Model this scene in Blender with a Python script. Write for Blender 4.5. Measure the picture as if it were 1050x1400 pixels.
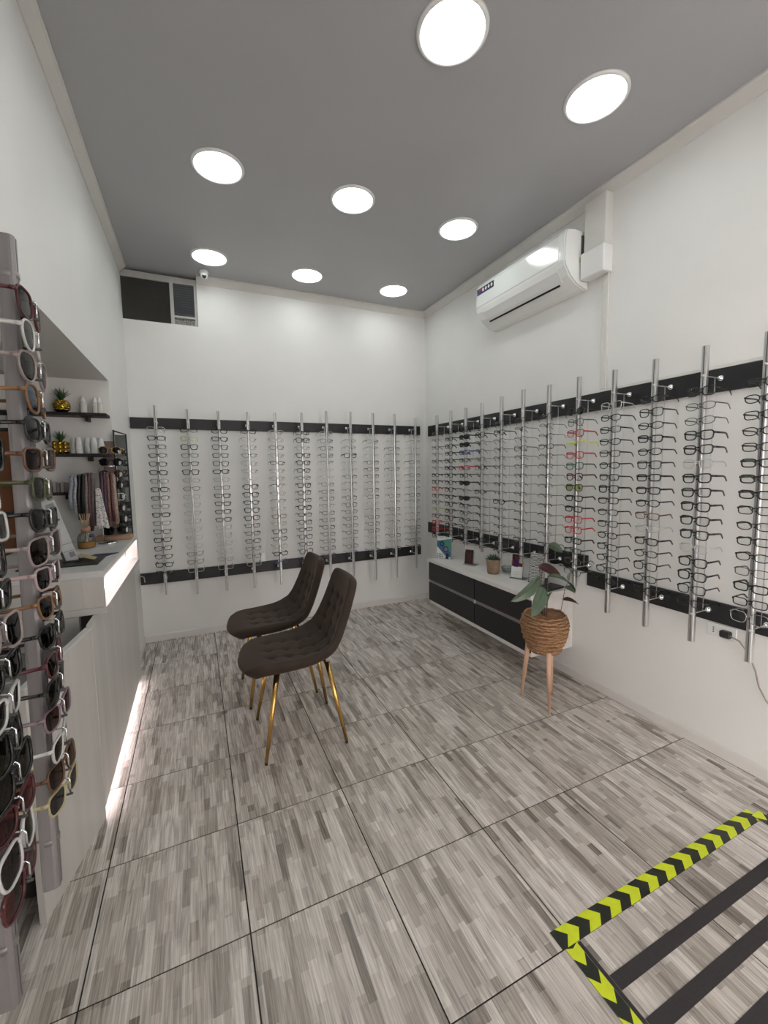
import bpy, math, random
from math import sin, cos, pi, sqrt, radians
from mathutils import Matrix, Vector
random.seed(11)

# ------------------------------------------------------------------ scene, camera, world, exposure
SC = bpy.context.scene
COL = SC.collection
for o in list(bpy.data.objects):
    bpy.data.objects.remove(o)

cam_data = bpy.data.cameras.new('camera')
cam = bpy.data.objects.new('camera', cam_data)
COL.objects.link(cam)
CAM = Vector((0.3646, -1.2695, 1.4517))
YAW, PITCH, ROLL = 0.4246, -0.0886, -0.0156
F_ = Vector((sin(YAW)*cos(PITCH), cos(YAW)*cos(PITCH), sin(PITCH)))
R0 = Vector((cos(YAW), -sin(YAW), 0)); U0 = R0.cross(F_)
R_ = R0*cos(ROLL) + U0*sin(ROLL); U_ = -R0*sin(ROLL) + U0*cos(ROLL)
cam.matrix_world = Matrix(((R_.x, U_.x, -F_.x, CAM.x), (R_.y, U_.y, -F_.y, CAM.y), (R_.z, U_.z, -F_.z, CAM.z), (0, 0, 0, 1)))
cam_data.sensor_fit = 'HORIZONTAL'; cam_data.sensor_width = 36.0
cam_data.lens = 569.83/1050*36.0
cam_data.shift_x = -1.4/1050; cam_data.shift_y = -7.7/1050
cam_data.clip_start = 0.02
SC.camera = cam

W = bpy.data.worlds.new('world'); SC.world = W; W.use_nodes = True
bg = W.node_tree.nodes['Background']
bg.inputs[0].default_value = (1.0, 0.87, 0.84, 1); bg.inputs[1].default_value = 9.5

SC.view_settings.view_transform = 'Standard'
SC.view_settings.look = 'None'
SC.view_settings.gamma = 1
SC.view_settings.use_curve_mapping = False
SC.view_settings.exposure = 0.13
SC.cycles.transparent_max_bounces = 32
SC.cycles.max_bounces = 8
LAMP = 14.0      # radiance of the ceiling discs
LED = 12.0

XL, XR, YB, YN, H = -0.105, 2.68, 2.74, -3.0, 3.10   # left wall, right wall, back wall, front wall, ceiling

# ------------------------------------------------------------------ materials
def srgb(r, g, b):
    f = lambda c: (c/255/12.92) if c/255 <= 0.04045 else ((c/255+0.055)/1.055)**2.4
    return (f(r), f(g), f(b), 1)
_m = {}
def mat(name, col, rough=0.5, metal=0.0, noise=0.0, nscale=30, bump=0.0, bscale=200, spec=0.5, emit=0, trans=0, stretch=(1, 1, 1), coat=0):
    if name in _m: return _m[name]
    m = bpy.data.materials.new(name); m.use_nodes = True; nt = m.node_tree; b = nt.nodes['Principled BSDF']
    b.inputs['Base Color'].default_value = col; b.inputs['Roughness'].default_value = rough
    b.inputs['Metallic'].default_value = metal; b.inputs['Specular IOR Level'].default_value = spec
    b.inputs['Coat Weight'].default_value = coat
    if trans: b.inputs['Transmission Weight'].default_value = trans
    if emit: b.inputs['Emission Color'].default_value = col; b.inputs['Emission Strength'].default_value = emit
    tc = nt.nodes.new('ShaderNodeTexCoord'); mp = nt.nodes.new('ShaderNodeMapping'); mp.inputs['Scale'].default_value = stretch
    nt.links.new(tc.outputs['Object'], mp.inputs[0])
    n = nt.nodes.new('ShaderNodeTexNoise'); n.inputs['Scale'].default_value = nscale; n.inputs['Detail'].default_value = 4
    nt.links.new(mp.outputs[0], n.inputs['Vector'])
    if noise:
        r = nt.nodes.new('ShaderNodeMapRange'); r.inputs[1].default_value = 0.3; r.inputs[2].default_value = 0.7
        r.inputs[3].default_value = 1-noise; r.inputs[4].default_value = 1+noise*0.5
        nt.links.new(n.outputs[0], r.inputs[0])
        mx = nt.nodes.new('ShaderNodeMix'); mx.data_type = 'RGBA'; mx.blend_type = 'MULTIPLY'; mx.inputs[0].default_value = 1
        mx.inputs[6].default_value = col; nt.links.new(r.outputs[0], mx.inputs[7]); nt.links.new(mx.outputs[2], b.inputs['Base Color'])
    if bump:
        n2 = nt.nodes.new('ShaderNodeTexNoise'); n2.inputs['Scale'].default_value = bscale; n2.inputs['Detail'].default_value = 3
        nt.links.new(mp.outputs[0], n2.inputs['Vector'])
        bp = nt.nodes.new('ShaderNodeBump'); bp.inputs['Strength'].default_value = bump; bp.inputs['Distance'].default_value = 0.002
        nt.links.new(n2.outputs[0], bp.inputs['Height']); nt.links.new(bp.outputs[0], b.inputs['Normal'])
    _m[name] = m; return m

def lens_mat(name, tint, gloss=0.12, rough=0.03):
    """thin curved plastic: lets most light through, tinted, with a surface reflection"""
    if name in _m: return _m[name]
    m = bpy.data.materials.new(name); m.use_nodes = True; nt = m.node_tree
    for n in list(nt.nodes):
        if n.type != 'OUTPUT_MATERIAL': nt.nodes.remove(n)
    out = [n for n in nt.nodes if n.type == 'OUTPUT_MATERIAL'][0]
    t = nt.nodes.new('ShaderNodeBsdfTransparent'); t.inputs[0].default_value = tint
    g = nt.nodes.new('ShaderNodeBsdfGlossy'); g.inputs['Roughness'].default_value = rough
    lw = nt.nodes.new('ShaderNodeLayerWeight'); lw.inputs[0].default_value = 0.35
    r = nt.nodes.new('ShaderNodeMapRange'); r.inputs[3].default_value = gloss*0.12; r.inputs[4].default_value = 0.55
    mx = nt.nodes.new('ShaderNodeMixShader')
    nt.links.new(lw.outputs['Fresnel'], r.inputs[0]); nt.links.new(r.outputs[0], mx.inputs[0])
    nt.links.new(t.outputs[0], mx.inputs[1]); nt.links.new(g.outputs[0], mx.inputs[2]); nt.links.new(mx.outputs[0], out.inputs[0])
    _m[name] = m; return m

WALL = mat('wall_paint', (0.745, 0.745, 0.725, 1), 0.55, noise=0.03, nscale=2.5, bump=0.12, bscale=60)
CEIL = mat('ceiling_paint', (0.41, 0.415, 0.43, 1), 0.30, noise=0.03, nscale=2, bump=0.06, bscale=30)
TRIM = mat('trim_paint', (0.66, 0.655, 0.62, 1), 0.45, noise=0.04, nscale=8)
BASEB = mat('baseboard_tile', (0.68, 0.66, 0.63, 1), 0.3, noise=0.04, nscale=8)
GROUT = mat('grout', (0.022, 0.017, 0.015, 1), 0.95)
BLACKB = mat('black_board', (0.012, 0.012, 0.014, 1), 0.45, noise=0.1, nscale=20)
ALU = mat('brushed_aluminium', (0.62, 0.62, 0.62, 1), 0.28, 0.9, noise=0.08, nscale=40, stretch=(1, 1, 0.05))
SLOT = mat('dark_slot', (0.05, 0.05, 0.05, 1), 0.6)
CHROME = mat('chrome', (0.8, 0.8, 0.82, 1), 0.08, 1.0)
CLEARP = lens_mat('clear_acrylic', (0.86, 0.88, 0.88, 1), 0.2, 0.08)
WHITEP = mat('white_plastic', (0.78, 0.79, 0.78, 1), 0.2, coat=0.3)
ACW = mat('air_conditioner_white', (0.80, 0.82, 0.80, 1), 0.13, coat=0.1)
GOLD = mat('gold_metal', (0.70, 0.42, 0.13, 1), 0.22, 1.0, noise=0.05)
VELVET = mat('brown_velvet', (0.034, 0.021, 0.014, 1), 0.85, noise=0.25, nscale=14, bump=0.25, bscale=500)
_vb = VELVET.node_tree.nodes['Principled BSDF']; _vb.inputs['Sheen Weight'].default_value = 0.15; _vb.inputs['Sheen Roughness'].default_value = 0.4; _vb.inputs['Sheen Tint'].default_value = (0.7, 0.5, 0.38, 1)
CTR = mat('counter_laminate', (0.55, 0.535, 0.505, 1), 0.4, noise=0.10, nscale=14, stretch=(1, 1, 0.05))
CTRTOP = mat('counter_top_laminate', (0.62, 0.62, 0.60, 1), 0.3, noise=0.08, nscale=10)
CABW = mat('cabinet_white', (0.70, 0.68, 0.65, 1), 0.35, noise=0.10, nscale=12, stretch=(1, 0.2, 1))
CABD = mat('drawer_dark', (0.010, 0.009, 0.009, 1), 0.45, noise=0.15, nscale=20)
STEEL = mat('grey_channel', (0.28, 0.26, 0.26, 1), 0.35, 0.6)
BEECH = mat('beech_wood', (0.68, 0.43, 0.30, 1), 0.5, noise=0.12, nscale=20, stretch=(1, 1, 0.1))
WOODB = mat('wood_base', (0.42, 0.26, 0.16, 1), 0.5, noise=0.2, nscale=25, stretch=(0.2, 1, 1))
BLACKP = mat('black_plastic', (0.012, 0.012, 0.012, 1), 0.35)
DARKG = mat('dark_grey_glass', (0.035, 0.034, 0.030, 1), 0.12, noise=0.2, nscale=6)
EMIT = mat('lamp_diffuser', (0.94, 1.0, 0.975, 1), 0.5, emit=LAMP)
LEDM = mat('led_strip', (1.0, 0.86, 0.88, 1), 0.5, emit=LED)

def flat(name, c, rough=0.5, **k): return mat(name, srgb(*c), rough, **k)

# wood-strip ceramic tile
def tile_material():
    m = bpy.data.materials.new('wood_strip_tile'); m.use_nodes = True; nt = m.node_tree; L = nt.links; b = nt.nodes['Principled BSDF']
    geo = nt.nodes.new('ShaderNodeNewGeometry'); oi = nt.nodes.new('ShaderNodeObjectInfo')
    # per-tile pattern offset
    off = nt.nodes.new('ShaderNodeVectorMath'); off.operation = 'MULTIPLY'; off.inputs[1].default_value = (1.7, 3.1, 0)
    comb = nt.nodes.new('ShaderNodeCombineXYZ'); L.new(oi.outputs['Random'], comb.inputs[0])
    rb = nt.nodes.new('ShaderNodeMath'); rb.operation = 'FRACT'; rm = nt.nodes.new('ShaderNodeMath'); rm.operation = 'MULTIPLY'; rm.inputs[1].default_value = 7.31
    L.new(oi.outputs['Random'], rm.inputs[0]); L.new(rm.outputs[0], rb.inputs[0]); L.new(rb.outputs[0], comb.inputs[1])
    L.new(comb.outputs[0], off.inputs[0])
    add = nt.nodes.new('ShaderNodeVectorMath'); add.operation = 'ADD'; L.new(geo.outputs['Position'], add.inputs[0]); L.new(off.outputs[0], add.inputs[1])
    # strips run along world y: swap the axes for the brick texture
    mp = nt.nodes.new('ShaderNodeMapping'); mp.inputs['Rotation'].default_value = (0, 0, pi/2); L.new(add.outputs[0], mp.inputs[0])
    def brick(w, h, c1, c2, offv, seedshift):
        mm = nt.nodes.new('ShaderNodeMapping'); mm.inputs['Location'].default_value = (seedshift, seedshift*0.37, 0); L.new(mp.outputs[0], mm.inputs[0])
        br = nt.nodes.new('ShaderNodeTexBrick'); br.inputs['Scale'].default_value = 1; br.inputs['Brick Width'].default_value = w
        br.inputs['Row Height'].default_value = h; br.inputs['Mortar Size'].default_value = 0.0; br.inputs['Color1'].default_value = c1
        br.inputs['Color2'].default_value = c2; br.offset = offv; br.offset_frequency = 2; br.squash = 0.7; br.squash_frequency = 3
        L.new(mm.outputs[0], br.inputs[0]); return br
    b1 = brick(0.23, 0.0255, (0, 0, 0, 1), (1, 1, 1, 1), 0.37, 0.0)
    b2 = brick(0.15, 0.0255, (0, 0, 0, 1), (1, 1, 1, 1), 0.61, 0.0)
    mixb = nt.nodes.new('ShaderNodeMix'); mixb.data_type = 'RGBA'; mixb.inputs[0].default_value = 0.45; L.new(b1.outputs[0], mixb.inputs[6]); L.new(b2.outputs[0], mixb.inputs[7])
    ramp = nt.nodes.new('ShaderNodeValToRGB'); L.new(mixb.outputs[2], ramp.inputs[0]); e = ramp.color_ramp.elements
    e[0].position = 0.02; e[0].color = (0.19, 0.165, 0.142, 1); e[1].position = 1.0; e[1].color = (0.66, 0.61, 0.57, 1)
    for p, c in ((0.20, (0.34, 0.30, 0.265, 1)), (0.42, (0.44, 0.395, 0.355, 1)), (0.62, (0.54, 0.495, 0.455, 1)), (0.80, (0.60, 0.56, 0.52, 1))):
        q = ramp.color_ramp.elements.new(p); q.color = c
    # grain
    mg = nt.nodes.new('ShaderNodeMapping'); mg.inputs['Scale'].default_value = (210, 6, 1); L.new(add.outputs[0], mg.inputs[0])
    ng = nt.nodes.new('ShaderNodeTexNoise'); ng.inputs['Scale'].default_value = 1; ng.inputs['Detail'].default_value = 6; ng.inputs['Distortion'].default_value = 0.6; L.new(mg.outputs[0], ng.inputs[0])
    mg2 = nt.nodes.new('ShaderNodeMapping'); mg2.inputs['Scale'].default_value = (46, 4.2, 1); L.new(add.outputs[0], mg2.inputs[0])
    ng2 = nt.nodes.new('ShaderNodeTexNoise'); ng2.inputs['Scale'].default_value = 1; ng2.inputs['Detail'].default_value = 4; ng2.inputs['Distortion'].default_value = 1.5; L.new(mg2.outputs[0], ng2.inputs[0])
    r1 = nt.nodes.new('ShaderNodeMapRange'); r1.inputs[1].default_value = 0.3; r1.inputs[2].default_value = 0.65; r1.inputs[3].default_value = 0.76; r1.inputs[4].default_value = 1.1; L.new(ng.outputs[0], r1.inputs[0])
    r2 = nt.nodes.new('ShaderNodeMapRange'); r2.inputs[1].default_value = 0.33; r2.inputs[2].default_value = 0.5; r2.inputs[3].default_value = 0.74; r2.inputs[4].default_value = 1.08; L.new(ng2.outputs[0], r2.inputs[0])
    mu = nt.nodes.new('ShaderNodeMath'); mu.operation = 'MULTIPLY'; L.new(r1.outputs[0], mu.inputs[0]); L.new(r2.outputs[0], mu.inputs[1])
    mx = nt.nodes.new('ShaderNodeMix'); mx.data_type = 'RGBA'; mx.blend_type = 'MULTIPLY'; mx.inputs[0].default_value = 1
    L.new(ramp.outputs[0], mx.inputs[6]); L.new(mu.outputs[0], mx.inputs[7]); L.new(mx.outputs[2], b.inputs['Base Color'])
    rr = nt.nodes.new('ShaderNodeMapRange'); rr.inputs[3].default_value = 0.18; rr.inputs[4].default_value = 0.36; L.new(ng.outputs[0], rr.inputs[0]); L.new(rr.outputs[0], b.inputs['Roughness'])
    bp = nt.nodes.new('ShaderNodeBump'); bp.inputs['Strength'].default_value = 0.25; bp.inputs['Distance'].default_value = 0.001; L.new(ng.outputs[0], bp.inputs['Height']); L.new(bp.outputs[0], b.inputs['Normal'])
    return m
TILE = tile_material()

# ------------------------------------------------------------------ mesh building helpers
class MB:
    def __init__(s): s.v = []; s.f = []; s.mi = []; s.mats = []; s.sm = []
    def slot(s, m):
        if m not in s.mats: s.mats.append(m)
        return s.mats.index(m)
    def raw(s, vs, fs, m, smooth=False):
        o = len(s.v); s.v += [tuple(v) for v in vs]; i = s.slot(m)
        for f in fs: s.f.append(tuple(o+k for k in f)); s.mi.append(i); s.sm.append(smooth)
    def box(s, x0, x1, y0, y1, z0, z1, m, M=None, ch=0):
        if ch:   # chamfered box: all twelve edges cut
            vs = []; 
            X = (x0, x1); Y = (y0, y1); Z = (z0, z1); idx = {}
            for i in (0, 1):
                for j in (0, 1):
                    for k in (0, 1):
                        sx = ch if i == 0 else -ch; sy = ch if j == 0 else -ch; sz = ch if k == 0 else -ch
                        for a, p in enumerate(((X[i], Y[j]+sy, Z[k]+sz), (X[i]+sx, Y[j], Z[k]+sz), (X[i]+sx, Y[j]+sy, Z[k]))):
                            idx[(i, j, k, a)] = len(vs); vs.append(p)
            fs = []
            for i in (0, 1): fs.append([idx[(i, j, k, 0)] for j, k in ((0, 0), (1, 0), (1, 1), (0, 1))][::(1 if i else -1)])
            for j in (0, 1): fs.append([idx[(i, j, k, 1)] for i, k in ((0, 0), (1, 0), (1, 1), (0, 1))][::(-1 if j else 1)])
            for k in (0, 1): fs.append([idx[(i, j, k, 2)] for i, j in ((0, 0), (1, 0), (1, 1), (0, 1))][::(1 if k else -1)])
            for j in (0, 1):
                for k in (0, 1): fs.append([idx[(0, j, k, 1)], idx[(1, j, k, 1)], idx[(1, j, k, 2)], idx[(0, j, k, 2)]][::(1 if (j+k) % 2 == 0 else -1)])
            for i in (0, 1):
                for k in (0, 1): fs.append([idx[(i, 0, k, 0)], idx[(i, 1, k, 0)], idx[(i, 1, k, 2)], idx[(i, 0, k, 2)]][::(-1 if (i+k) % 2 == 0 else 1)])
            for i in (0, 1):
                for j in (0, 1): fs.append([idx[(i, j, 0, 0)], idx[(i, j, 1, 0)], idx[(i, j, 1, 1)], idx[(i, j, 0, 1)]][::(1 if (i+j) % 2 == 0 else -1)])
            for i in (0, 1):
                for j in (0, 1):
                    for k in (0, 1): fs.append([idx[(i, j, k, 0)], idx[(i, j, k, 1)], idx[(i, j, k, 2)]][::(1 if (i+j+k) % 2 else -1)])
        else:
            vs = [(x, y, z) for x in (x0, x1) for y in (y0, y1) for z in (z0, z1)]
            fs = [(0, 1, 3, 2), (4, 6, 7, 5), (0, 4, 5, 1), (2, 3, 7, 6), (0, 2, 6, 4), (1, 5, 7, 3)]
        if M is not None: vs = [M @ Vector(v) for v in vs]
        s.raw(vs, fs, m)
    def tube(s, pts, r, m, n=8, caps=True, smooth=True, flat=None, closed=False):
        pts = [Vector(p) for p in pts]; N = len(pts); vs = []; fs = []
        rs = r if isinstance(r, (list, tuple)) else [r]*N
        prev = None
        for i in range(N):
            if closed: d = pts[(i+1) % N]-pts[i-1]
            else: d = pts[min(i+1, N-1)]-pts[max(i-1, 0)]
            if d.length < 1e-9: d = Vector((0, 0, 1))
            d.normalize()
            if prev is None:
                up = Vector((0, 0, 1)) if abs(d.z) < 0.9 else Vector((0, 1, 0))
                a = d.cross(up).normalized()
            else:
                a = prev-d*prev.dot(d)
                a = a.normalized() if a.length > 1e-6 else d.orthogonal().normalized()
            prev = a; b = d.cross(a)
            ra, rb = (rs[i], rs[i]) if flat is None else (rs[i]*flat[0], rs[i]*flat[1])
            for k in range(n):
                t = 2*pi*(k+0.5)/n; vs.append(pts[i]+a*cos(t)*ra+b*sin(t)*rb)
        M = N if closed else N-1
        for i in range(M):
            j = (i+1) % N
            for k in range(n): fs.append((i*n+k, i*n+(k+1) % n, j*n+(k+1) % n, j*n+k))
        if caps and not closed: fs.append(tuple(range(n))[::-1]); fs.append(tuple((N-1)*n+k for k in range(n)))
        s.raw(vs, fs, m, smooth)
    def lathe(s, prof, m, n=24, c=(0, 0, 0), smooth=True, wob=None, sx=1, sy=1):
        vs = []; fs = []; P = len(prof)
        for i, (r, z) in enumerate(prof):
            for k in range(n):
                t = 2*pi*k/n; rr = r if wob is None else r+wob(t, z)
                vs.append((c[0]+rr*cos(t)*sx, c[1]+rr*sin(t)*sy, c[2]+z))
        for i in range(P-1):
            for k in range(n): fs.append((i*n+k, i*n+(k+1) % n, (i+1)*n+(k+1) % n, (i+1)*n+k))
        if prof[0][0] > 1e-5: fs.append(tuple(range(n))[::-1])
        if prof[-1][0] > 1e-5: fs.append(tuple((P-1)*n+k for k in range(n)))
        s.raw(vs, fs, m, smooth)
    def prism(s, poly, axis, a, b, m, smooth=False):
        """poly: 2-D points in the plane normal to axis"""
        def P(u, v, w): return {'x': (w, u, v), 'y': (u, w, v), 'z': (u, v, w)}[axis]
        n = len(poly); vs = [P(u, v, a) for u, v in poly]+[P(u, v, b) for u, v in poly]
        fs = [tuple(range(n)), tuple(range(2*n-1, n-1, -1))]+[(i, i+n, (i+1) % n+n, (i+1) % n) for i in range(n)]
        s.raw(vs, fs, m, smooth)
    def mesh(s, name):
        me = bpy.data.meshes.new(name); me.from_pydata(s.v, [], s.f)
        for m in s.mats: me.materials.append(m)
        me.polygons.foreach_set('material_index', s.mi); me.polygons.foreach_set('use_smooth', s.sm)
        me.update(); return me
    def build(s, name, parent=None, loc=None):
        return place(name, s.mesh(name), parent, loc)

def place(name, me, parent=None, loc=None):
    o = bpy.data.objects.new(name, me); COL.objects.link(o)
    if parent is not None: o.parent = parent
    if loc is not None: o.location = loc
    return o
def empty(name, loc=(0, 0, 0), rz=0):
    o = bpy.data.objects.new(name, None); COL.objects.link(o); o.location = loc; o.rotation_euler = (0, 0, rz)
    o.empty_display_size = 0.05; return o
def tag(o, label=None, cat=None, group=None, kind=None):
    if label: o['label'] = label
    if cat: o['category'] = cat
    if group: o['group'] = group
    if kind: o['kind'] = kind
    return o
def structure(mb, name, parent=None):
    o = mb.build(name, parent)
    if parent is None: o['kind'] = 'structure'
    return o
def fixnormals(me):
    import bmesh
    b = bmesh.new(); b.from_mesh(me); bmesh.ops.recalc_face_normals(b, faces=b.faces); b.to_mesh(me); b.free()

# ================================================================== ROOM
SX = -2.0     # far side of the staff area behind the counter
JY = 1.90     # where the opening in the left wall ends
m = MB(); m.box(SX-0.1, XR+0.1, -0.12, YB+0.1, -0.06, -0.0022, GROUT); m.box(-0.31, XR+0.1, YN-0.1, -0.12, -0.06, -0.0022, GROUT); floor = structure(m, 'floor')
tm = MB(); tm.box(0.0022, 0.4478, 0.0022, 0.4478, -0.006, 0.0, TILE, ch=0.0006); tme = tm.mesh('tile')
for i in range(-3, 6):
    for j in range(-5, 7):
        x0, y0 = i*0.45, j*0.45
        if x0 < -0.95: continue
        # edge tiles are cut at the walls
        if x0+0.45 > XR+0.03 or y0+0.45 > YB+0.03:
            x1 = min(x0+0.4484, XR+0.01); y1 = min(y0+0.4484, YB+0.01)
            if x1-x0 < 0.02 or y1-y0 < 0.02: continue
            t = MB(); t.box(x0+0.0016, x1, y0+0.0016, y1, -0.006, 0, TILE, ch=0.0006); t.build('tile', floor)
        else: place('tile', tme, floor, (x0, y0, 0))

m = MB(); m.box(-0.31, XR+0.1, YN-0.1, YB+0.3, H, H+0.1, CEIL); structure(m, 'ceiling')
WX1 = 0.452   # vent window opening in the back wall
m = MB(); m.box(SX, XR+0.1, YB, YB+0.1, -0.06, 2.69, WALL); m.box(WX1, XR+0.1, YB, YB+0.1, 2.69, H, WALL); m.box(SX, XL, YB, YB+0.1, 2.69, H, WALL)
structure(m, 'wall_back')
m = MB(); m.box(XR, XR+0.1, YN, YB, -0.06, H, WALL); structure(m, 'wall_right')
m = MB()
m.box(XL-0.12, XL, 0.10, JY, 2.035, H, WALL)          # header over the opening
m.box(XL-0.12, XL, YN, 0.10, 2.035, H, WALL)
structure(m, 'wall_left')
m = MB(); m.box(XL-0.12, XL, JY, YB, -0.06, H, WALL); structure(m, 'wall_left_far')   # pier beside the back wall
m = MB(); m.box(-0.31, -0.19, -1.30, 0.10, -0.06, 2.035, WALL); m.box(-0.31, -0.19, YN, -2.75, -0.06, 2.035, WALL); structure(m, 'wall_left_near')
m = MB(); m.box(SX, XL-0.12, JY, JY+0.1, -0.06, H, WALL); m.box(SX-0.1, SX, -0.12, JY, -0.06, H, WALL); structure(m, 'wall_staff')
m = MB(); m.box(SX, XL-0.12, 0.0, JY, 2.035, 2.12, WALL); m.box(SX, -0.31, -0.12, 0.0, -0.06, 2.12, WALL); structure(m, 'ceiling_staff')
# wall behind the camera, and the glazed shop entrance in the left wall behind the camera
m = MB(); m.box(-0.31, 1.15, YN-0.1, YN, -0.06, H, WALL); m.box(2.45, XR, YN-0.1, YN, -0.06, H, WALL); m.box(1.15, 2.45, YN-0.1, YN, 2.1, H, WALL); structure(m, 'wall_front')
m = MB()  # unseen glazed opening, added to throw daylight onto the lower back wall
for x in (1.15, 1.78, 2.41): m.box(x, x+0.04, YN-0.08, YN-0.03, 0.0, 2.1, BLACKP)
m.box(1.15, 2.45, YN-0.08, YN-0.03, 0.0, 0.06, BLACKP); m.box(1.15, 2.45, YN-0.08, YN-0.03, 2.06, 2.1, BLACKP)
fr = structure(m, 'fill_window'); g = MB(); g.box(1.19, 2.41, YN-0.058, YN-0.052, 0.06, 2.06, CLEARP); g.build('pane', fr)
m = MB()
for y in (-2.75, -2.05, -1.34): m.box(-0.27, -0.22, y, y+0.04, 0.0, 2.035, BLACKP)
m.box(-0.27, -0.22, -2.75, -1.30, 0.0, 0.06, BLACKP); m.box(-0.27, -0.22, -2.75, -1.30, 1.995, 2.035, BLACKP)
fr = structure(m, 'door_1'); g = MB(); g.box(-0.248, -0.242, -2.71, -1.34, 0.06, 1.995, CLEARP); g.build('pane', fr)

# cornices
CORN = [(0, -0.058), (0.007, -0.058), (0.012, -0.050), (0.034, -0.022), (0.040, -0.014), (0.048, -0.010), (0.048, 0), (0, 0)]
m = MB(); m.prism([(XR-u, H+v) for u, v in CORN], 'y', -1.7, YB, TRIM)
c1 = structure(m, 'trim_1')
m = MB(); m.prism([(XL+u, H+v) for u, v in CORN], 'y', -1.7, YB, TRIM); structure(m, 'trim_2')
m = MB(); m.prism([(YB-u, H+v) for u, v in CORN], 'x', WX1, XR, TRIM); structure(m, 'trim_3')
BB = [(0, 0), (0.012, 0), (0.012, 0.052), (0.008, 0.06), (0, 0.06)]
m = MB(); m.prism([(XR-u, v) for u, v in BB], 'y', YN, YB, BASEB); structure(m, 'baseboard_right')
m = MB(); m.prism([(YB-u, v) for u, v in BB], 'x', XL, XR-0.012, BASEB); structure(m, 'baseboard_back')
m = MB(); m.prism([(XL+u, v) for u, v in BB], 'y', 2.01, YB-0.012, BASEB); structure(m, 'baseboard_left')

# high vent window in the back wall
w = empty('window_1', (0, 0, 0)); w['kind'] = 'structure'
FRW = mat('window_frame_grey', (0.42, 0.42, 0.40, 1), 0.45)
m = MB(); m.box(XL, WX1, YB+0.02, YB+0.06, 3.03, 3.08, FRW); m.box(0.245, 0.272, YB+0.02, YB+0.06, 2.69, 3.03, FRW)
m.box(0.43, WX1, YB+0.02, YB+0.06, 2.69, 3.03, FRW); m.box(0.272, 0.43, YB+0.02, YB+0.06, 2.755, 2.77, FRW); m.box(0.272, 0.43, YB+0.02, YB+0.06, 2.69, 2.70, FRW); m.build('frame', w)
m = MB(); m.box(XL, 0.245, YB+0.035, YB+0.045, 2.69, 3.03, DARKG); m.build('pane', w)
m = MB(); m.box(0.272, 0.43, YB+0.035, YB+0.045, 2.70, 2.755, mat('speckled_glass', (0.22, 0.22, 0.20, 1), 0.4, noise=0.8, nscale=90)); m.build('pane', w)
m = MB(); m.box(XL-0.02, WX1+0.02, YB+0.10, YB+0.11, 2.6, H, BLACKP); m.build('backing', w)
sl = MB(); sl.box(0.274, 0.428, -0.012, 0.012, -0.0015, 0.0015, mat('slat_grey', (0.20, 0.21, 0.23, 1), 0.3, 0.5), Matrix.Rotation(radians(-38), 4, 'X')); slm = sl.mesh('slat')
for k in range(13): place('slat', slm, w, (0, YB+0.04, 2.785+k*0.0195))


# ceiling lights
def downlight(x, y, label):
    t = empty('ceiling_light', (x, y, H)); tag(t, label, 'light', 'round recessed ceiling lights')
    a = MB(); a.lathe([(0.120, -0.004), (0.121, -0.010), (0.128, -0.012), (0.136, -0.006), (0.138, 0.0), (0.12, 0.0)], WHITEP, 40); a.build('rim', t)
    a = MB(); a.lathe([(0.0, -0.0065), (0.12, -0.0065), (0.12, -0.002), (0, -0.002)], EMIT, 40, smooth=False); a.build('diffuser', t)
for x, y, l in ((1.335, 0.190, 'round white ceiling light cut by the top edge of the photo, largest one'),
                (2.090, 0.175, 'round white ceiling light nearest the camera on the right, nearest the right wall'),
                (0.560, 1.290, 'round white ceiling light above the counter, left one of the middle row'),
                (1.327, 1.268, 'round white ceiling light at the centre of the ceiling, middle of the middle row'),
                (2.104, 1.280, 'round white ceiling light left of the air conditioner, right one of middle row'),
                (0.547, 2.340, 'round white ceiling light just behind the dome camera, far left'),
                (1.311, 2.352, 'round white ceiling light in the middle of the row nearest the back wall'),
                (2.120, 2.348, 'round white ceiling light nearest the far right corner of the room'),
                (0.565, 0.200, 'round white ceiling light above the photo frame, over the sunglasses racks'),
                (0.565, -0.900, 'round white ceiling light behind the viewer, left'),
                (1.335, -0.900, 'round white ceiling light behind the viewer, middle'),
                (2.090, -0.900, 'round white ceiling light behind the viewer, right')):
    downlight(x, y, l)

# dome camera
t = empty('dome_camera', (0.512, 2.60, H)); tag(t, 'small white dome security camera on the ceiling beside the vent window', 'camera')
a = MB(); a.lathe([(0.0, -0.03), (0.030, -0.03), (0.036, -0.022), (0.036, 0), (0, 0)], WHITEP, 24); a.build('mount', t)
a = MB(); a.lathe([(0.0, -0.036), (0.015, -0.033), (0.027, -0.022), (0.031, -0.006), (0.031, 0.01), (0, 0.012)], WHITEP, 24, c=(0, -0.004, -0.034)); a.build('housing', t)
a = MB(); M = Matrix.Translation((0, -0.026, -0.046)) @ Matrix.Rotation(radians(65), 4, 'X')
a.lathe([(0.0, 0.006), (0.012, 0.006), (0.017, 0.0), (0.017, -0.014), (0, -0.014)], BLACKP, 20); a.v = [tuple(M @ Vector(v)) for v in a.v]; a.build('lens', t)

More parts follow.
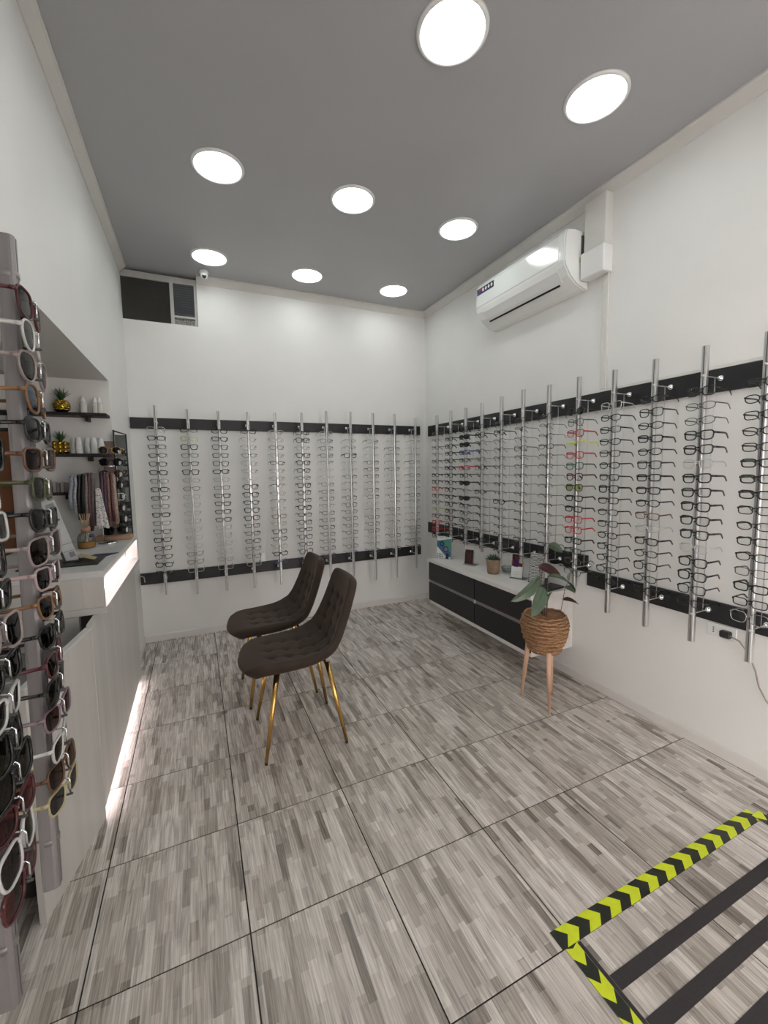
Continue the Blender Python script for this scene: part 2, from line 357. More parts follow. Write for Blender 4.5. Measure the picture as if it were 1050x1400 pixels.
# ================================================================== AIR CONDITIONER
t = empty('air_conditioner', (XR, 1.13, 2.54)); tag(t, 'white wall mounted air conditioner with blue sticker high on the right wall', 'air conditioner')
AY0, AY1 = 0.695, 1.58
def acp(mb, prof, y0, y1, m_): mb.prism([(x, z) for x, z in prof], 'y', y0, y1, m_, False)
body = [(2.679, 2.90), (2.56, 2.905), (2.50, 2.895), (2.488, 2.87), (2.482, 2.715), (2.49, 2.68), (2.525, 2.63), (2.585, 2.585), (2.64, 2.565), (2.679, 2.56)]
loc0 = Vector(t.location)
def sub(mb, name, par, off=loc0):
    mb.v = [tuple(Vector(v)-off) for v in mb.v]; return mb.build(name, par)
a = MB(); acp(a, body, AY0+0.012, AY1-0.012, ACW); o = sub(a, 'body', t)
cap = [(x if x > 2.67 else x+0.004, z-0.004 if z > 2.7 else z+0.003) for x, z in body]
for y0, y1 in ((AY0, AY0+0.012), (AY1-0.012, AY1)):
    a = MB(); acp(a, cap, y0, y1, ACW); sub(a, 'end_cap', t)
a = MB(); a.prism([(2.50, 2.893), (2.4845, 2.868), (2.4785, 2.722), (2.4825, 2.722), (2.489, 2.866), (2.503, 2.889)], 'y', AY0+0.05, AY1-0.006, ACW); sub(a, 'front_panel', t)
a = MB(); a.prism([(2.4835, 2.700), (2.494, 2.668), (2.527, 2.624), (2.545, 2.609), (2.548, 2.613), (2.53, 2.628), (2.498, 2.67), (2.489, 2.70)], 'y', AY0+0.07, AY1-0.07, WHITEP); sub(a, 'louvre_flap', t)
a = MB(); a.prism([(2.546, 2.6105), (2.556, 2.603), (2.552, 2.5985), (2.5425, 2.606)], 'y', AY0+0.10, AY1-0.09, BLACKP); sub(a, 'air_slot', t)
BLUE = flat('sticker_blue', (25, 60, 130), 0.3); NAVY = flat('sticker_navy', (30, 30, 50), 0.3); ICON = flat('sticker_white', (225, 230, 235), 0.3); REDI = flat('sticker_red', (170, 60, 60), 0.3)
a = MB(); yl, yr = AY1-0.015, AY1-0.215
def stk(y0, y1, z0, z1, mm, d=0.0): a.box(2.4805-d, 2.4825-d, y0, y1, z0, z1, mm)
a = MB()
stk(yr, yl, 2.812, 2.858, NAVY); stk(yr+0.10, yl, 2.812, 2.836, BLUE, 0.0006); stk(yr+0.13, yl-0.02, 2.838, 2.852, REDI, 0.0006)
o = sub(a, 'sticker', t); a = MB()
for k in range(4):
    yc = yr+0.022+k*0.034
    pts = [(yc+0.011*cos(q*pi/6), 2.836+0.013*sin(q*pi/6)) for q in range(12)]
    a.prism(pts, 'x', 2.4790, 2.4797, ICON)
a.v = [tuple(Vector(v)-loc0) for v in a.v]; a.build('icons', o)
o.location.x += 0.0
a = MB(); a.box(2.615, 2.665, AY0-0.004, AY0, 2.74, 2.875, flat('grey_vent', (95, 95, 95), 0.3)); sub(a, 'side_vent', t)
a = MB(); a.box(2.60, 2.655, AY0-0.007, AY0-0.003, 2.715, 2.738, flat('warning_tag', (190, 190, 140), 0.5)); sub(a, 'warning_tag', t)

# trunking beside the air conditioner
t = empty('wall_trunking', (XR, 0.6, 2.6)); tag(t, 'white cable and pipe trunking from ceiling down the right wall beside air conditioner', 'trunking'); l0 = Vector(t.location)
a = MB(); a.box(2.615, XR, 0.525, 0.675, 2.755, 3.045, TRIM, ch=0.004); sub(a, 'riser', t, l0)
a = MB(); a.box(2.600, XR, 0.520, 0.685, 2.60, 2.755, WHITEP, ch=0.005); sub(a, 'elbow', t, l0)
a = MB(); a.box(XR-0.016, XR, 0.535, 0.575, 1.922, 2.60, TRIM, ch=0.002); sub(a, 'thin_channel', t, l0)
a = MB(); a.box(XR-0.014, XR, -0.9, 0.575, 1.906, 1.922, TRIM, ch=0.002); sub(a, 'thin_channel', t, l0)

# ================================================================== DISPLAY RAILS
def rail(x0, x1, y0, y1, z0, z1, label):
    a = MB(); a.box(x0, x1, y0, y1, z0, z1, BLACKB, ch=0.001); c = Vector(((x0+x1)/2, (y0+y1)/2, z0)); a.v = [tuple(Vector(v)-c) for v in a.v]
    o = a.build('display_rail', None, c); tag(o, label, 'rail'); return o
rail(XL+0.005, 2.60, YB-0.018, YB, 1.818, 1.908, 'black horizontal mounting board, upper one on the back wall')
rail(XL+0.005, 2.60, YB-0.018, YB, 0.508, 0.606, 'black horizontal mounting board, lower one on the back wall')
rail(XR-0.018, XR, -0.9, 2.665, 1.796, 1.905, 'long black horizontal mounting board, upper one on the right wall')
rail(XR-0.018, XR, 0.63, 2.675, 0.760, 0.870, 'black horizontal mounting board above the dark drawers, lower right wall')
rail(XR-0.018, XR, -0.9, 0.625, 0.676, 0.776, 'lower black horizontal mounting board near the socket on the right wall')

# ================================================================== EYEGLASSES
def superpt(t, a, b, e, tl=0.0, bl=0.0, wing=0.0, side=1, avi=0.0):
    c, s_ = cos(t), sin(t)
    x = a*math.copysign(abs(c)**e, c); z = b*math.copysign(abs(s_)**e, s_)
    if z < 0: x *= 1-bl*abs(z)/b
    if avi and z < 0: x += -side*0.0*a; x *= 1-avi*(abs(z)/b)**1.5
    if z > 0 and side*x > 0: z += wing*(side*x/a)**2*(z/b)
    return x, z
SHAPES = {  # half width, half height, exponent, taper below, wing, gap half
 'rect':   (0.0265, 0.0165, 0.50, 0.10, 0.001, 0.0075),
 'square': (0.0258, 0.0200, 0.55, 0.12, 0.002, 0.0085),
 'round':  (0.0232, 0.0222, 0.95, 0.0, 0.0, 0.0105),
 'cat':    (0.0265, 0.0190, 0.62, 0.20, 0.006, 0.0080),
 'oval':   (0.0265, 0.0165, 0.85, 0.05, 0.001, 0.0080),
 'aviator': (0.0285, 0.0245, 0.75, 0.30, 0.001, 0.0080),
 'big':    (0.0300, 0.0240, 0.62, 0.14, 0.003, 0.0070),
 'wrap':   (0.0335, 0.0175, 0.62, 0.25, 0.004, 0.0030),
}
def ycurve(x, shape): return (0.010 if shape == 'wrap' else 0.006)*(x/0.066)**2
def outline(shape, side, n=22, grow=0.0):
    a, b, e, bl, wing, gap = SHAPES[shape]; cx = side*(gap+a); pts = []
    for k in range(n):
        x, z = superpt(2*pi*(k+0.5)/n, a+grow, b+grow, e, 0, bl, wing, side)
        X = cx+x; pts.append((X, ycurve(X, shape), z))
    return pts
_gm = {}
def glasses_meshes(shape, style, fm, lm, r):
    """style: full, half (top rim only), rimless"""
    key = (shape, style, fm.name, lm.name, r)
    if key in _gm: return _gm[key]
    a, b, e, bl, wing, gap = SHAPES[shape]
    f = MB()
    thin = style != 'full' or r < 0.0015
    for s in (-1, 1):
        pts = outline(shape, s)
        if style == 'full': f.tube(pts, r, fm, n=5, closed=True, flat=(1.0, 1.2))
        elif style == 'half': f.tube([p for p in pts if p[2] > -0.002], r, fm, n=5)
    zt = b*0.45
    w = gap+2*a
    # bridge, nose pads, end pieces
    f.tube([(x, ycurve(x, shape)-0.0005, zt+0.002*(1-(x/(gap+0.003))**2)) for x in (-(gap+0.0035), -gap*0.4, gap*0.4, gap+0.0035)], r*1.15 if not thin else 0.0011, fm, n=5)
    for s in (-1, 1):
        ye = ycurve(w, shape)
        f.tube([(s*(w-0.002), ye, zt+wing*0.6), (s*(w+0.003), ye+0.001, zt+wing*0.6), (s*(w+0.004), ye+0.008, zt+wing*0.6)], r*1.25 if not thin else 0.0015, fm, n=5, flat=(1.0, 1.5))
        if style != 'full' or thin: f.tube([(s*(gap-0.001), 0.002, zt-0.004), (s*(gap-0.003), 0.007, zt-0.010), (s*(gap-0.003), 0.007, zt-0.018)], 0.0012, fm, n=4)
        if style == 'rimless': f.tube([(s*(gap), ycurve(gap, shape)-0.001, zt), (s*(gap+0.008), 0, zt)], 0.001, fm, n=4)
    l = {}
    for s in (-1, 1):
        q = MB(); pts = outline(shape, s); c = (s*(gap+a), ycurve(gap+a, shape)-0.0022, 0); n = len(pts)
        mid = [tuple(0.55*p[i]+0.45*c[i] for i in range(3)) for p in pts]; mid = [(x, y-0.0006, z) for x, y, z in mid]
        q.raw(pts+mid+[c], [(i, (i+1) % n, n+(i+1) % n, n+i) for i in range(n)]+[(n+i, n+(i+1) % n, 2*n) for i in range(n)], lm, True)
        l[s] = q.mesh('lens')
    tp = {}
    for s in (-1, 1):
        q = MB(); x0 = s*(w+0.004); ye = ycurve(w, shape)+0.008; zz = zt+wing*0.6
        hh = 1.9 if not thin else 1.15
        rr = max(r, 0.0011)
        pts = [(x0, ye, zz), (x0, ye+0.04, zz), (x0-s*0.001, 0.092, zz), (x0-s*0.003, 0.106, zz-0.004), (x0-s*0.006, 0.126, zz-0.022)]
        q.tube(pts, [rr*0.9, rr*0.9, rr*0.8, rr*1.05, rr*1.0], fm, n=5, flat=(0.6, hh)); tp[s] = q.mesh('temple')
    _gm[key] = (f.mesh('front_frame'), l[-1], l[1], tp[-1], tp[1]); return _gm[key]

FM = {
 'K': mat('frame_black', (0.008, 0.008, 0.008, 1), 0.25), 'g': mat('frame_gunmetal', (0.10, 0.095, 0.09, 1), 0.35, 0.4),
 's': mat('frame_silver', (0.45, 0.45, 0.45, 1), 0.25, 0.9), 'c': mat('frame_clear', (0.52, 0.52, 0.50, 1), 0.15),
 'n': mat('frame_tortoise', (0.13, 0.06, 0.03, 1), 0.3, noise=0.5, nscale=60), 'b': mat('frame_blue', (0.03, 0.05, 0.22, 1), 0.3),
 'p': mat('frame_pink', (0.40, 0.29, 0.30, 1), 0.3), 'y': mat('frame_lime_clear', (0.55, 0.58, 0.28, 1), 0.25),
 'r': mat('frame_red', (0.52, 0.015, 0.03, 1), 0.3), 'Y': mat('frame_neon_yellow', (0.75, 0.85, 0.02, 1), 0.3),
 'e': mat('frame_green', (0.03, 0.10, 0.07, 1), 0.3), 'd': mat('frame_dark_red', (0.07, 0.008, 0.012, 1), 0.3),
 'O': mat('frame_olive', (0.06, 0.065, 0.02, 1), 0.3), 'a': mat('frame_amber', (0.20, 0.095, 0.035, 1), 0.3, noise=0.3, nscale=60),
 'w': mat('frame_white', (0.55, 0.54, 0.54, 1), 0.25), 'u': mat('frame_nude', (0.28, 0.225, 0.215, 1), 0.3),
 'm': mat('frame_mauve', (0.22, 0.15, 0.18, 1), 0.3), 'o': mat('frame_gold', (0.5, 0.34, 0.12, 1), 0.25, 0.9),
 'f': mat('frame_pale_yellow', (0.42, 0.37, 0.20, 1), 0.3)}
CLR = lens_mat('demo_lens', (0.94, 0.955, 0.945, 1), 0.12); OLV = lens_mat('olive_lens', (0.50, 0.55, 0.28, 1), 0.2); GRYL = lens_mat('grey_lens', (0.16, 0.16, 0.16, 1), 0.25)
DRK = lens_mat('black_lens', (0.012, 0.012, 0.014, 1), 0.2); BRN = lens_mat('brown_lens', (0.07, 0.035, 0.025, 1), 0.2); RDL = lens_mat('red_lens', (0.22, 0.012, 0.02, 1), 0.2)
SMK = lens_mat('smoke_lens', (0.07, 0.07, 0.075, 1), 0.25); BLL = lens_mat('blue_mirror_lens', (0.06, 0.14, 0.25, 1), 0.5)

def make_glasses(name, spec, root=None):
    shape, style, fk, lm, r = spec
    me = glasses_meshes(shape, style, FM[fk], lm, r)
    for nm, d in zip(('front_frame', 'lens', 'lens', 'temple', 'temple'), me): place(nm, d, root)
ORD = ['top', 'second', 'third', 'fourth', 'fifth', 'sixth', 'seventh', 'eighth', 'ninth', 'tenth', 'eleventh', 'twelfth', 'thirteenth', 'fourteenth', 'fifteenth', 'sixteenth', 'seventeenth', 'eighteenth', 'nineteenth']
CODE = {  # code: (shape choices, style, frame key, lens, radius, words)
 'K': (('rect', 'square'), 'full', 'K', CLR, 0.0029, 'thick black'), 'k': (('rect', 'oval', 'square'), 'full', 'K', CLR, 0.0022, 'slim black'),
 'g': (('rect', 'oval'), 'full', 'g', CLR, 0.0018, 'thin grey'), 'c': (('square', 'oval', 'rect'), 'full', 'c', CLR, 0.0020, 'clear framed'),
 'h': (('rect', 'oval'), 'half', 'K', CLR, 0.0019, 'half rim black'), 'H': (('oval', 'round', 'rect'), 'half', 'g', CLR, 0.0016, 'half rim grey'), 's': (('oval', 'rect'), 'rimless', 's', CLR, 0.0014, 'rimless silver'),
 'n': (('rect',), 'full', 'n', CLR, 0.0022, 'brown'), 'b': (('oval',), 'full', 'b', CLR, 0.0014, 'blue'), 'p': (('oval',), 'full', 'p', CLR, 0.0018, 'pale pink'),
 'y': (('rect',), 'full', 'y', CLR, 0.0018, 'pale lime'), 'r': (('square',), 'full', 'r', CLR, 0.0025, 'red'), 'R': (('round',), 'full', 'g', CLR, 0.0018, 'round grey'),
 'Y': (('wrap',), 'half', 'Y', CLR, 0.0028, 'neon yellow'), 'e': (('square',), 'full', 'e', CLR, 0.0025, 'dark green'), 'd': (('square',), 'full', 'd', CLR, 0.0027, 'dark red'),
 'O': (('square',), 'full', 'O', OLV, 0.0025, 'olive tinted'), 'T': (('round',), 'full', 'g', GRYL, 0.0012, 'grey tinted round'),
 'G': (('wrap',), 'full', 'K', SMK, 0.0030, 'black wraparound'), 'B': (('wrap',), 'full', 'b', CLR, 0.0032, 'blue sports'), 'W': (('wrap',), 'full', 'c', CLR, 0.0026, 'clear sports'),
 'Q': (('wrap',), 'full', 'r', CLR, 0.0030, 'red sports'), 'S': (('big',), 'full', 's', CLR, 0.0018, 'large silver')}
def spec_of(code, k):
    c = CODE[code]; return (c[0][k % len(c[0])], c[1], c[2], c[3], c[4]), c[5]

def tube_profile(w=0.0125, slot=0.0018):
    pts = []
    for cx, cy, a0 in ((1, -1, -90), (1, 1, 0), (-1, 1, 90), (-1, -1, 180)):
        rr = w*0.55
        for k in range(4):
            t = radians(a0+k*30); pts.append((cx*(w-rr)+rr*cos(t), cy*(w-rr)+rr*sin(t)))
    # slot on the front (-y): between the last point and the first
    return pts+[(-slot, -w), (-slot, -w+0.003), (slot, -w+0.003), (slot, -w)]
RALU = mat('shaded_aluminium', (0.30, 0.285, 0.29, 1), 0.42, 0.7, noise=0.08, nscale=40, stretch=(1, 1, 0.05))  # rod aluminium darkened; dimness around the left racks put into its colour
def make_rod(x, y, rz, z0, z1, zt, zb, rows, label, group, back=0.165, w=0.0125, lean=None, individual_clips=False, noknob=False):
    AL_ = RALU if individual_clips else ALU
    t = empty('display_rod', (x, y, z0), rz); tag(t, label, 'display rod', group)
    a = MB(); pr_ = tube_profile(w); n = len(pr_); h = z1-z0
    vs = [(u, v, 0) for u, v in pr_]+[(u, v, h) for u, v in pr_]
    a.raw(vs, [(i, (i+1) % n, (i+1) % n+n, i+n) for i in range(n)]  , AL_)
    a.raw([(u*0.98, v*0.98, 0.0005) for u, v in pr_], [tuple(range(n))[::-1]], SLOT); a.raw([(u*0.98, v*0.98, h-0.0005) for u, v in pr_], [tuple(range(n))]  , AL_)
    sl_ = 0.0017; a.box(-sl_, sl_, -w+0.0018, -w+0.0029, 0.002, h-0.002, SLOT); a.build('tube', t)
    if not noknob:
        a = MB(); a.tube([(0.0, back*0.5, zb-z0), (0.0, back*0.5, zt-z0)], 0.0018  , AL_, n=6); a.build('back_wire', t)
        for zz in (zt, zb):
            a = MB(); a.tube([(0, w*0.6, zz-z0), (0, back-0.03, zz-z0)], 0.0028  , AL_, n=6); a.tube([(0, -0.001, zz-z0-0.006), (0, -0.001, zz-z0+0.006)], w*1.12  , AL_, n=12); o = a.build('wall_arm', t)
            a = MB(); a.lathe([(0, 0.0), (0.006, 0.0), (0.011, 0.006), (0.0155, 0.014), (0.0155, 0.02), (0.011, 0.029), (0.012, 0.034), (0, 0.034)], CHROME, 18)
            a.v = [(v[0], back-0.04+v[2]-0.012, zz-z0+v[1]) for v in a.v]; fk = a.build('wall_knob', t)
    if individual_clips:
        a = MB()
        a.tube([(0.0, -w, 0.0), (0.0, -w-0.022, 0.0), (0.0, -w-0.026, -0.004), (0.0, -w-0.026, -0.034)], 0.0017, CHROME, n=6)
        a.tube([(0.0, -w, -0.036), (0.0, -w-0.030, -0.036)], 0.0026, SLOT, n=6)
        cm = a.mesh('clip')
        for zz in rows: place('clip', cm, t, (0, 0, zz-z0+0.022))
    else:
        a = MB()
        for zz in rows:
            q = zz-z0
            a.tube([(0, -w+0.001, q-0.004), (0, -w-0.010, q-0.004)], 0.0032, SLOT, n=5); a.box(-0.0022, 0.0022, -w-0.012, -w-0.009, q-0.006, q+0.014, CLEARP)
        o = a.build('clips', t); o['kind'] = 'stuff'
    return t

def glasses_at(name, x, y, z, rz, spec, label, group, cat='glasses', jit=1.0, rs=None):
    t = empty(name, (x, y, z), rz)
    if rs: t.scale = (rs, rs, rs)
    t.rotation_euler = (random.uniform(-0.05, 0.02)*jit, random.uniform(-0.03, 0.03)*jit, rz+random.uniform(-0.05, 0.05)*jit)
    tag(t, label, cat, group); make_glasses(name, spec, t); return t

STUFF = MB()
def stuff_glasses(x, y, z, rz, spec):
    M = Matrix.Translation((x, y, z)) @ Matrix.Rotation(rz+random.uniform(-0.05, 0.05), 4, 'Z')
    for me in glasses_meshes(spec[0], spec[1], FM[spec[2]], spec[3], spec[4]):
        STUFF.raw([M @ v.co for v in me.vertices], [tuple(p.vertices) for p in me.polygons], me.materials[0], True)

BACK = ["cKkkkKgKkgKgkKkkKk", "kyKgkKcgcccccccggc", "kKkkkKcgKKKKccccpc", "kccgccsKKkKKkkkggc", "ccgckcchchcnckkcKb", "KKcKKkgKkkKkkkkkkb",
        "cgggHssgggHggngggb", "sHHKssgHHRRggggHgb", "sgHsgggHggsHgggsHg", "HsgHHgsHHgHgHHsgHg", "gHsHgHgHHgHsHHgHgg"]
BX = [0.094+0.2365*i for i in range(11)]
BTOP = [1.99, 1.971, 1.964, 1.967, 1.971, 1.981, 2.004, 2.007, 2.003, 2.006, 1.978]
BBOT = [0.442, 0.415, 0.41, 0.405, 0.406, 0.43, 0.42, 0.396, 0.33, 0.323, 0.397]
BYP = YB-0.165
for i in range(11):
    rows = [1.797-0.0687*k for k in range(18)]
    x = BX[i]
    make_rod(x, BYP, 0, BBOT[i], BTOP[i], 1.862, 0.556, rows, 'aluminium display rod on the back wall, %s from the left' % ('first' if i == 0 else ORD[i]), 'display rods on the back wall', w=0.0118)
    for k, z in enumerate(rows):
        sp, wd = spec_of(BACK[i][k], i*7+k*3+(k % 2))
        front = i < 6
        yy = BYP-0.0118-0.012 if front else BYP+0.016
        if i >= 8: stuff_glasses(x, yy, z, 0, (sp[0], sp[1], sp[2], sp[3], sp[4]))
        else: glasses_at('eyeglasses', x, yy, z, 0, sp, '%s eyeglasses, %s on the %s rod from the left, back wall' % (wd, ORD[k] if k else 'topmost', 'first' if i == 0 else ORD[i]), 'eyeglasses on the back wall rods')
# right wall, rods counted from the camera (right) side
RIGHT = [("kkkkkKKKkkkkgKkS", -0.327, 1.985, 0.593), ("kggKKcKKKKKcKKkk", -0.095, 1.99, 0.599), ("kkkKkkKKkncKkkkk", 0.133, 1.985, 0.594), ("ckkkkkkKkkkkkkkk", 0.360, 1.982, 0.598),
         ("TRrYredOKKrrKkgg", 0.597, 1.992, 0.700), ("hhhghhhHhhhhHhhc", 0.831, 1.988, 0.697), ("hhHghhhHhhHhHghh", 1.070, 2.00, 0.749), ("hkHhhhHhHkhHhhHh", 1.302, 1.989, 0.703),
         ("hkhhhkHhkHhhHhkH", 1.540, 1.977, 0.751), ("KGGBkQkGHGkgkhkh", 1.765, 1.967, 0.757), ("kkkkkKkkkkkkkkkk", 2.000, 1.973, 0.760), ("gHgHgHkkrngynrrk", 2.238, 1.962, 0.810)]
RXP = XR-0.165
ROW = ['rightmost', 'second from right', 'third from right', 'fourth from right', 'fifth from right', 'sixth from right', 'seventh from right', 'eighth from right', 'ninth from right', 'tenth from right', 'eleventh from right', 'twelfth from right']
for i, (codes, y, zt, zb) in enumerate(RIGHT):
    rows = [1.785-0.0663*k for k in range(16)]
    make_rod(RXP, y, -pi/2, zb, zt, 1.855, 0.735 if i < 4 else 0.815, rows, 'aluminium display rod on the right wall, %s' % ROW[i], 'display rods on the right wall', w=0.0125)
    for k, z in enumerate(rows):
        sp, wd = spec_of(codes[k], i*5+k*3+(k % 2)); xx = RXP-0.0125-0.012
        if i >= 10: stuff_glasses(xx, y, z, -pi/2, sp)
        else: glasses_at('eyeglasses', xx, y, z, -pi/2, sp, '%s eyeglasses, %s on the rod %s, right wall' % (wd, ORD[k] if k else 'topmost', ROW[i]), 'eyeglasses on the right wall rods')
o = STUFF.build('eyeglasses'); tag(o, 'rows of thin eyeglasses on the rods either side of the far corner', 'glasses', kind='stuff')

# ================================================================== FOREGROUND SUNGLASSES RACKS (left edge)
RA = [1.782-0.0588*k for k in range(19)][:18]
RA = [1.782, 1.722, 1.66, 1.6, 1.54, 1.482, 1.422, 1.36, 1.302, 1.244, 1.186, 1.128, 1.07, 1.012, 0.956, 0.894, 0.838, 0.784]
RB = [1.78, 1.72, 1.66, 1.60, 1.543, 1.485, 1.426, 1.37, 1.312, 1.252, 1.196, 1.136, 1.078, 1.02, 0.96, 0.90, 0.84, 0.784]
GA = [('big', 'd', SMK, 'dark red'), ('aviator', 'c', SMK, 'silver grey'), ('aviator', 'u', SMK, 'beige framed'), ('aviator', 'a', BLL, 'blue lensed'), ('square', 'K', SMK, 'black'), ('square', 'n', BRN, 'tortoise'),
      ('square', 'O', SMK, 'olive black'), ('cat', 'K', SMK, 'small black'), ('big', 'u', BRN, 'nude pink'), ('cat', 'p', DRK, 'pale pink'), ('cat', 'a', DRK, 'amber'), ('cat', 'K', DRK, 'black winged'),
      ('cat', 'd', DRK, 'dark red winged'), ('big', 'K', DRK, 'large black'), ('cat', 'm', BRN, 'mauve'), ('cat', 'c', DRK, 'grey rimmed'), ('square', 'n', BRN, 'brown'), ('cat', 'f', SMK, 'pale yellow')]
GB = [('square', 'K', SMK, 'black'), ('big', 'n', BRN, 'brown'), ('square', 'K', DRK, 'black'), ('round', 'o', SMK, 'gold'), ('square', 'c', GRYL, 'grey'), ('big', 'K', DRK, 'black'), ('big', 'w', SMK, 'white rimmed'), ('square', 'c', SMK, 'clear'), ('big', 'K', SMK, 'dark grey'),
      ('square', 'K', DRK, 'black'), ('big', 'u', DRK, 'nude pink'), ('cat', 'K', DRK, 'black'), ('square', 'c', SMK, 'clear framed'), ('big', 'K', DRK, 'large black'), ('big', 'K', DRK, 'large black'), ('cat', 'd', RDL, 'dark red'), ('big', 'w', BRN, 'large white'), ('big', 'd', RDL, 'red tinted')]
tA = make_rod(0.045, -0.235, pi/2, 0.585, 1.925, 1.85, 0.686, RA, 'thick aluminium rod of sunglasses at left edge, nearer the counter', 'sunglasses racks at the left edge', back=0.235, w=0.0155, individual_clips=True)
tB = make_rod(0.035, -0.43, pi/2, 0.565, 1.965, 1.85, 0.674, RB, 'thick aluminium rod of sunglasses at left edge, nearest the camera', 'sunglasses racks at the left edge', back=0.225, w=0.0155, individual_clips=True)
# the rod nearer the counter leans a little into the room
tA.rotation_euler = (0.0, 0.050, pi/2)
for k, z in enumerate(RA):
    sh, fk, lm, wd = GA[k]
    glasses_at('sunglasses', 0.045+0.0155+0.020, -0.235+0.050*(z-0.585), z, pi/2, (sh, 'full', fk, lm, 0.0021), '%s sunglasses, %s on the left rack beside the counter' % (wd, ORD[k] if k else 'topmost'), 'sunglasses on the rack beside the counter', 'sunglasses', jit=2.2, rs=1.13)
for k, z in enumerate(RB):
    sh, fk, lm, wd = GB[k]
    glasses_at('sunglasses', 0.035+0.0155+0.020, -0.43, z, pi/2, (sh, 'full', fk, lm, 0.0024), '%s sunglasses, %s on the rack nearest the camera' % (wd, ORD[k] if k else 'topmost'), 'sunglasses on the rack nearest the camera', 'sunglasses', jit=2.2, rs=1.13)

# ================================================================== COUNTER
t = empty('reception_counter', (-0.3, 1.4, 0)); tag(t, 'pale reception counter with a raised far end and glowing white niche, left side', 'counter'); c0 = Vector(t.location)
CY0 = 0.85; CZ = 1.035; LZ = 0.875
a = MB(); a.box(-0.55, -0.02, CY0, JY-0.002, CZ-0.028, CZ, CTRTOP, ch=0.001); a.box(-0.103, -0.02, JY-0.002, 2.0, CZ-0.028, CZ, CTRTOP, ch=0.001); sub(a, 'countertop', t, c0)
a = MB(); a.box(-0.55, -0.10, CY0, CY0+0.018, 0.8755, CZ-0.0285, CTR, ch=0.0008); a.box(-0.11, -0.092, CY0+0.0185, 1.9815, 0.8755, CZ-0.0285, CTRTOP); a.box(-0.0995, -0.022, CY0+0.0002, CY0+0.018, 0.8755, CZ-0.0285, CTR); sub(a, 'raised_box', t, c0)
a = MB(); a.box(-0.09, -0.022, 1.982, 2.0, LZ, CZ-0.028, CTR); sub(a, 'side_panel', t, c0)
a = MB(); a.box(-0.55, -0.015, CY0-0.003, JY-0.002, 0.846, LZ, CTR, ch=0.0008); a.box(-0.10, -0.015, JY-0.002, 2.005, 0.845, LZ, CTR, ch=0.0008); sub(a, 'ledge', t, c0)
a = MB(); a.box(-0.088, -0.08, CY0+0.022, 1.978, LZ+0.001, LZ+0.007, LEDM); a.box(-0.050, -0.036, CY0+0.022, 1.978, CZ-0.034, CZ-0.029, LEDM); sub(a, 'led_strip', t, c0)
a = MB(); a.box(-0.068, -0.05, 0.72, 2.0, 0.055, 0.845, CTR, ch=0.0008); sub(a, 'front_panel', t, c0)
def slopepanel(poly, za, zb, mm, name):
    # za, zb: heights below and above at each corner (near corners first)
    a = MB(); n = len(poly); a.raw([(x, y, za[i]) for i, (x, y) in enumerate(poly)]+[(x, y, zb[i]) for i, (x, y) in enumerate(poly)], [tuple(range(n))[::-1], tuple(range(n, 2*n))]+[(i, (i+1) % n, (i+1) % n+n, i+n) for i in range(n)], mm); o = sub(a, name, t, c0); fixnormals(o.data)
slopepanel([(-0.168, 0.318), (-0.150, 0.315), (-0.052, 0.72), (-0.070, 0.724)], [0]*4, [0.788, 0.788, 0.828, 0.828], CTR, 'front_panel')
slopepanel([(-0.170, 0.317), (-0.148, 0.313), (-0.048, 0.72), (-0.072, 0.724)], [0.788, 0.788, 0.828, 0.828], [0.794, 0.794, 0.834, 0.834], CTRTOP, 'edge_strip')
a = MB(); a.box(-0.12, -0.10, 0.76, JY-0.01, 0.0, 0.055, BLACKP); sub(a, 'plinth', t, c0)
a = MB(); a.box(-0.078, -0.060, 0.73, 1.97, 0.048, 0.054, LEDM); sub(a, 'led_strip', t, c0)
a = MB(); a.prism([(-0.60, 0.40), (-0.18, 0.33), (-0.09, 0.72), (-0.09, CY0-0.002), (-0.60, CY0-0.002)], 'z', 0.70, 0.725, flat('desk_grey', (120, 115, 110), 0.5)); sub(a, 'work_surface', t, c0)
a = MB(); a.box(-0.56, -0.12, CY0+0.03, JY-0.01, 0.05, 0.84, flat('carcass_grey', (130, 122, 118), 0.5)); a.box(-0.56, -0.12, CY0, CY0+0.028, 0.05, 0.844, CTR); sub(a, 'carcass', t, c0)
a = MB(); a.prism([(-0.56, 0.46), (-0.19, 0.40), (-0.12, 0.70), (-0.12, 0.84), (-0.56, 0.84)], 'z', 0.03, 0.698, mat('shadow_base', (0.03, 0.024, 0.02, 1), 0.6)); sub(a, 'carcass', t, c0)  # dark block: the shadowed counter interior put into its colour

# counter-top things
TZ = CZ
a = MB(); a.box(-0.15, 0.15, -0.10, 0.10, 0, 0.006, BLACKP, ch=0.002); o = a.build('desk_mat', None, (-0.215, 1.10, TZ)); tag(o, 'flat black mat lying on the near end of raised counter', 'mat')
# leaning acrylic stand with a printed card
t = empty('card_stand', (-0.185, 1.12, TZ+0.006)); tag(t, 'tall pale printed card leaning back on a black easel on the counter', 'card')
M = Matrix.Rotation(radians(-15), 4, 'Y') @ Matrix.Rotation(radians(12), 4, 'Z')
PALE = flat('card_pale', (178, 182, 182), 0.35, noise=0.1, nscale=30); PALE2 = flat('card_grey', (120, 122, 122), 0.35)
a = MB(); a.box(-0.024, 0.024, 0.0, 0.004, 0.0, 0.30, PALE, M, ch=0.001); o = a.build('card', t)
a = MB()
for z0, z1, x0, x1, mm in ((0.262, 0.285, -0.016, 0.016, PALE2), (0.20, 0.208, 0.006, 0.015, BLACKP), (0.16, 0.163, -0.012, 0.004, PALE2), (0.085, 0.088, -0.02, 0.02, PALE2), (0.05, 0.053, -0.02, 0.02, PALE2), (0.02, 0.045, -0.004, 0.018, PALE2)):
    a.box(x0, x1, -0.0008, 0.0002, z0, z1, mm, M)
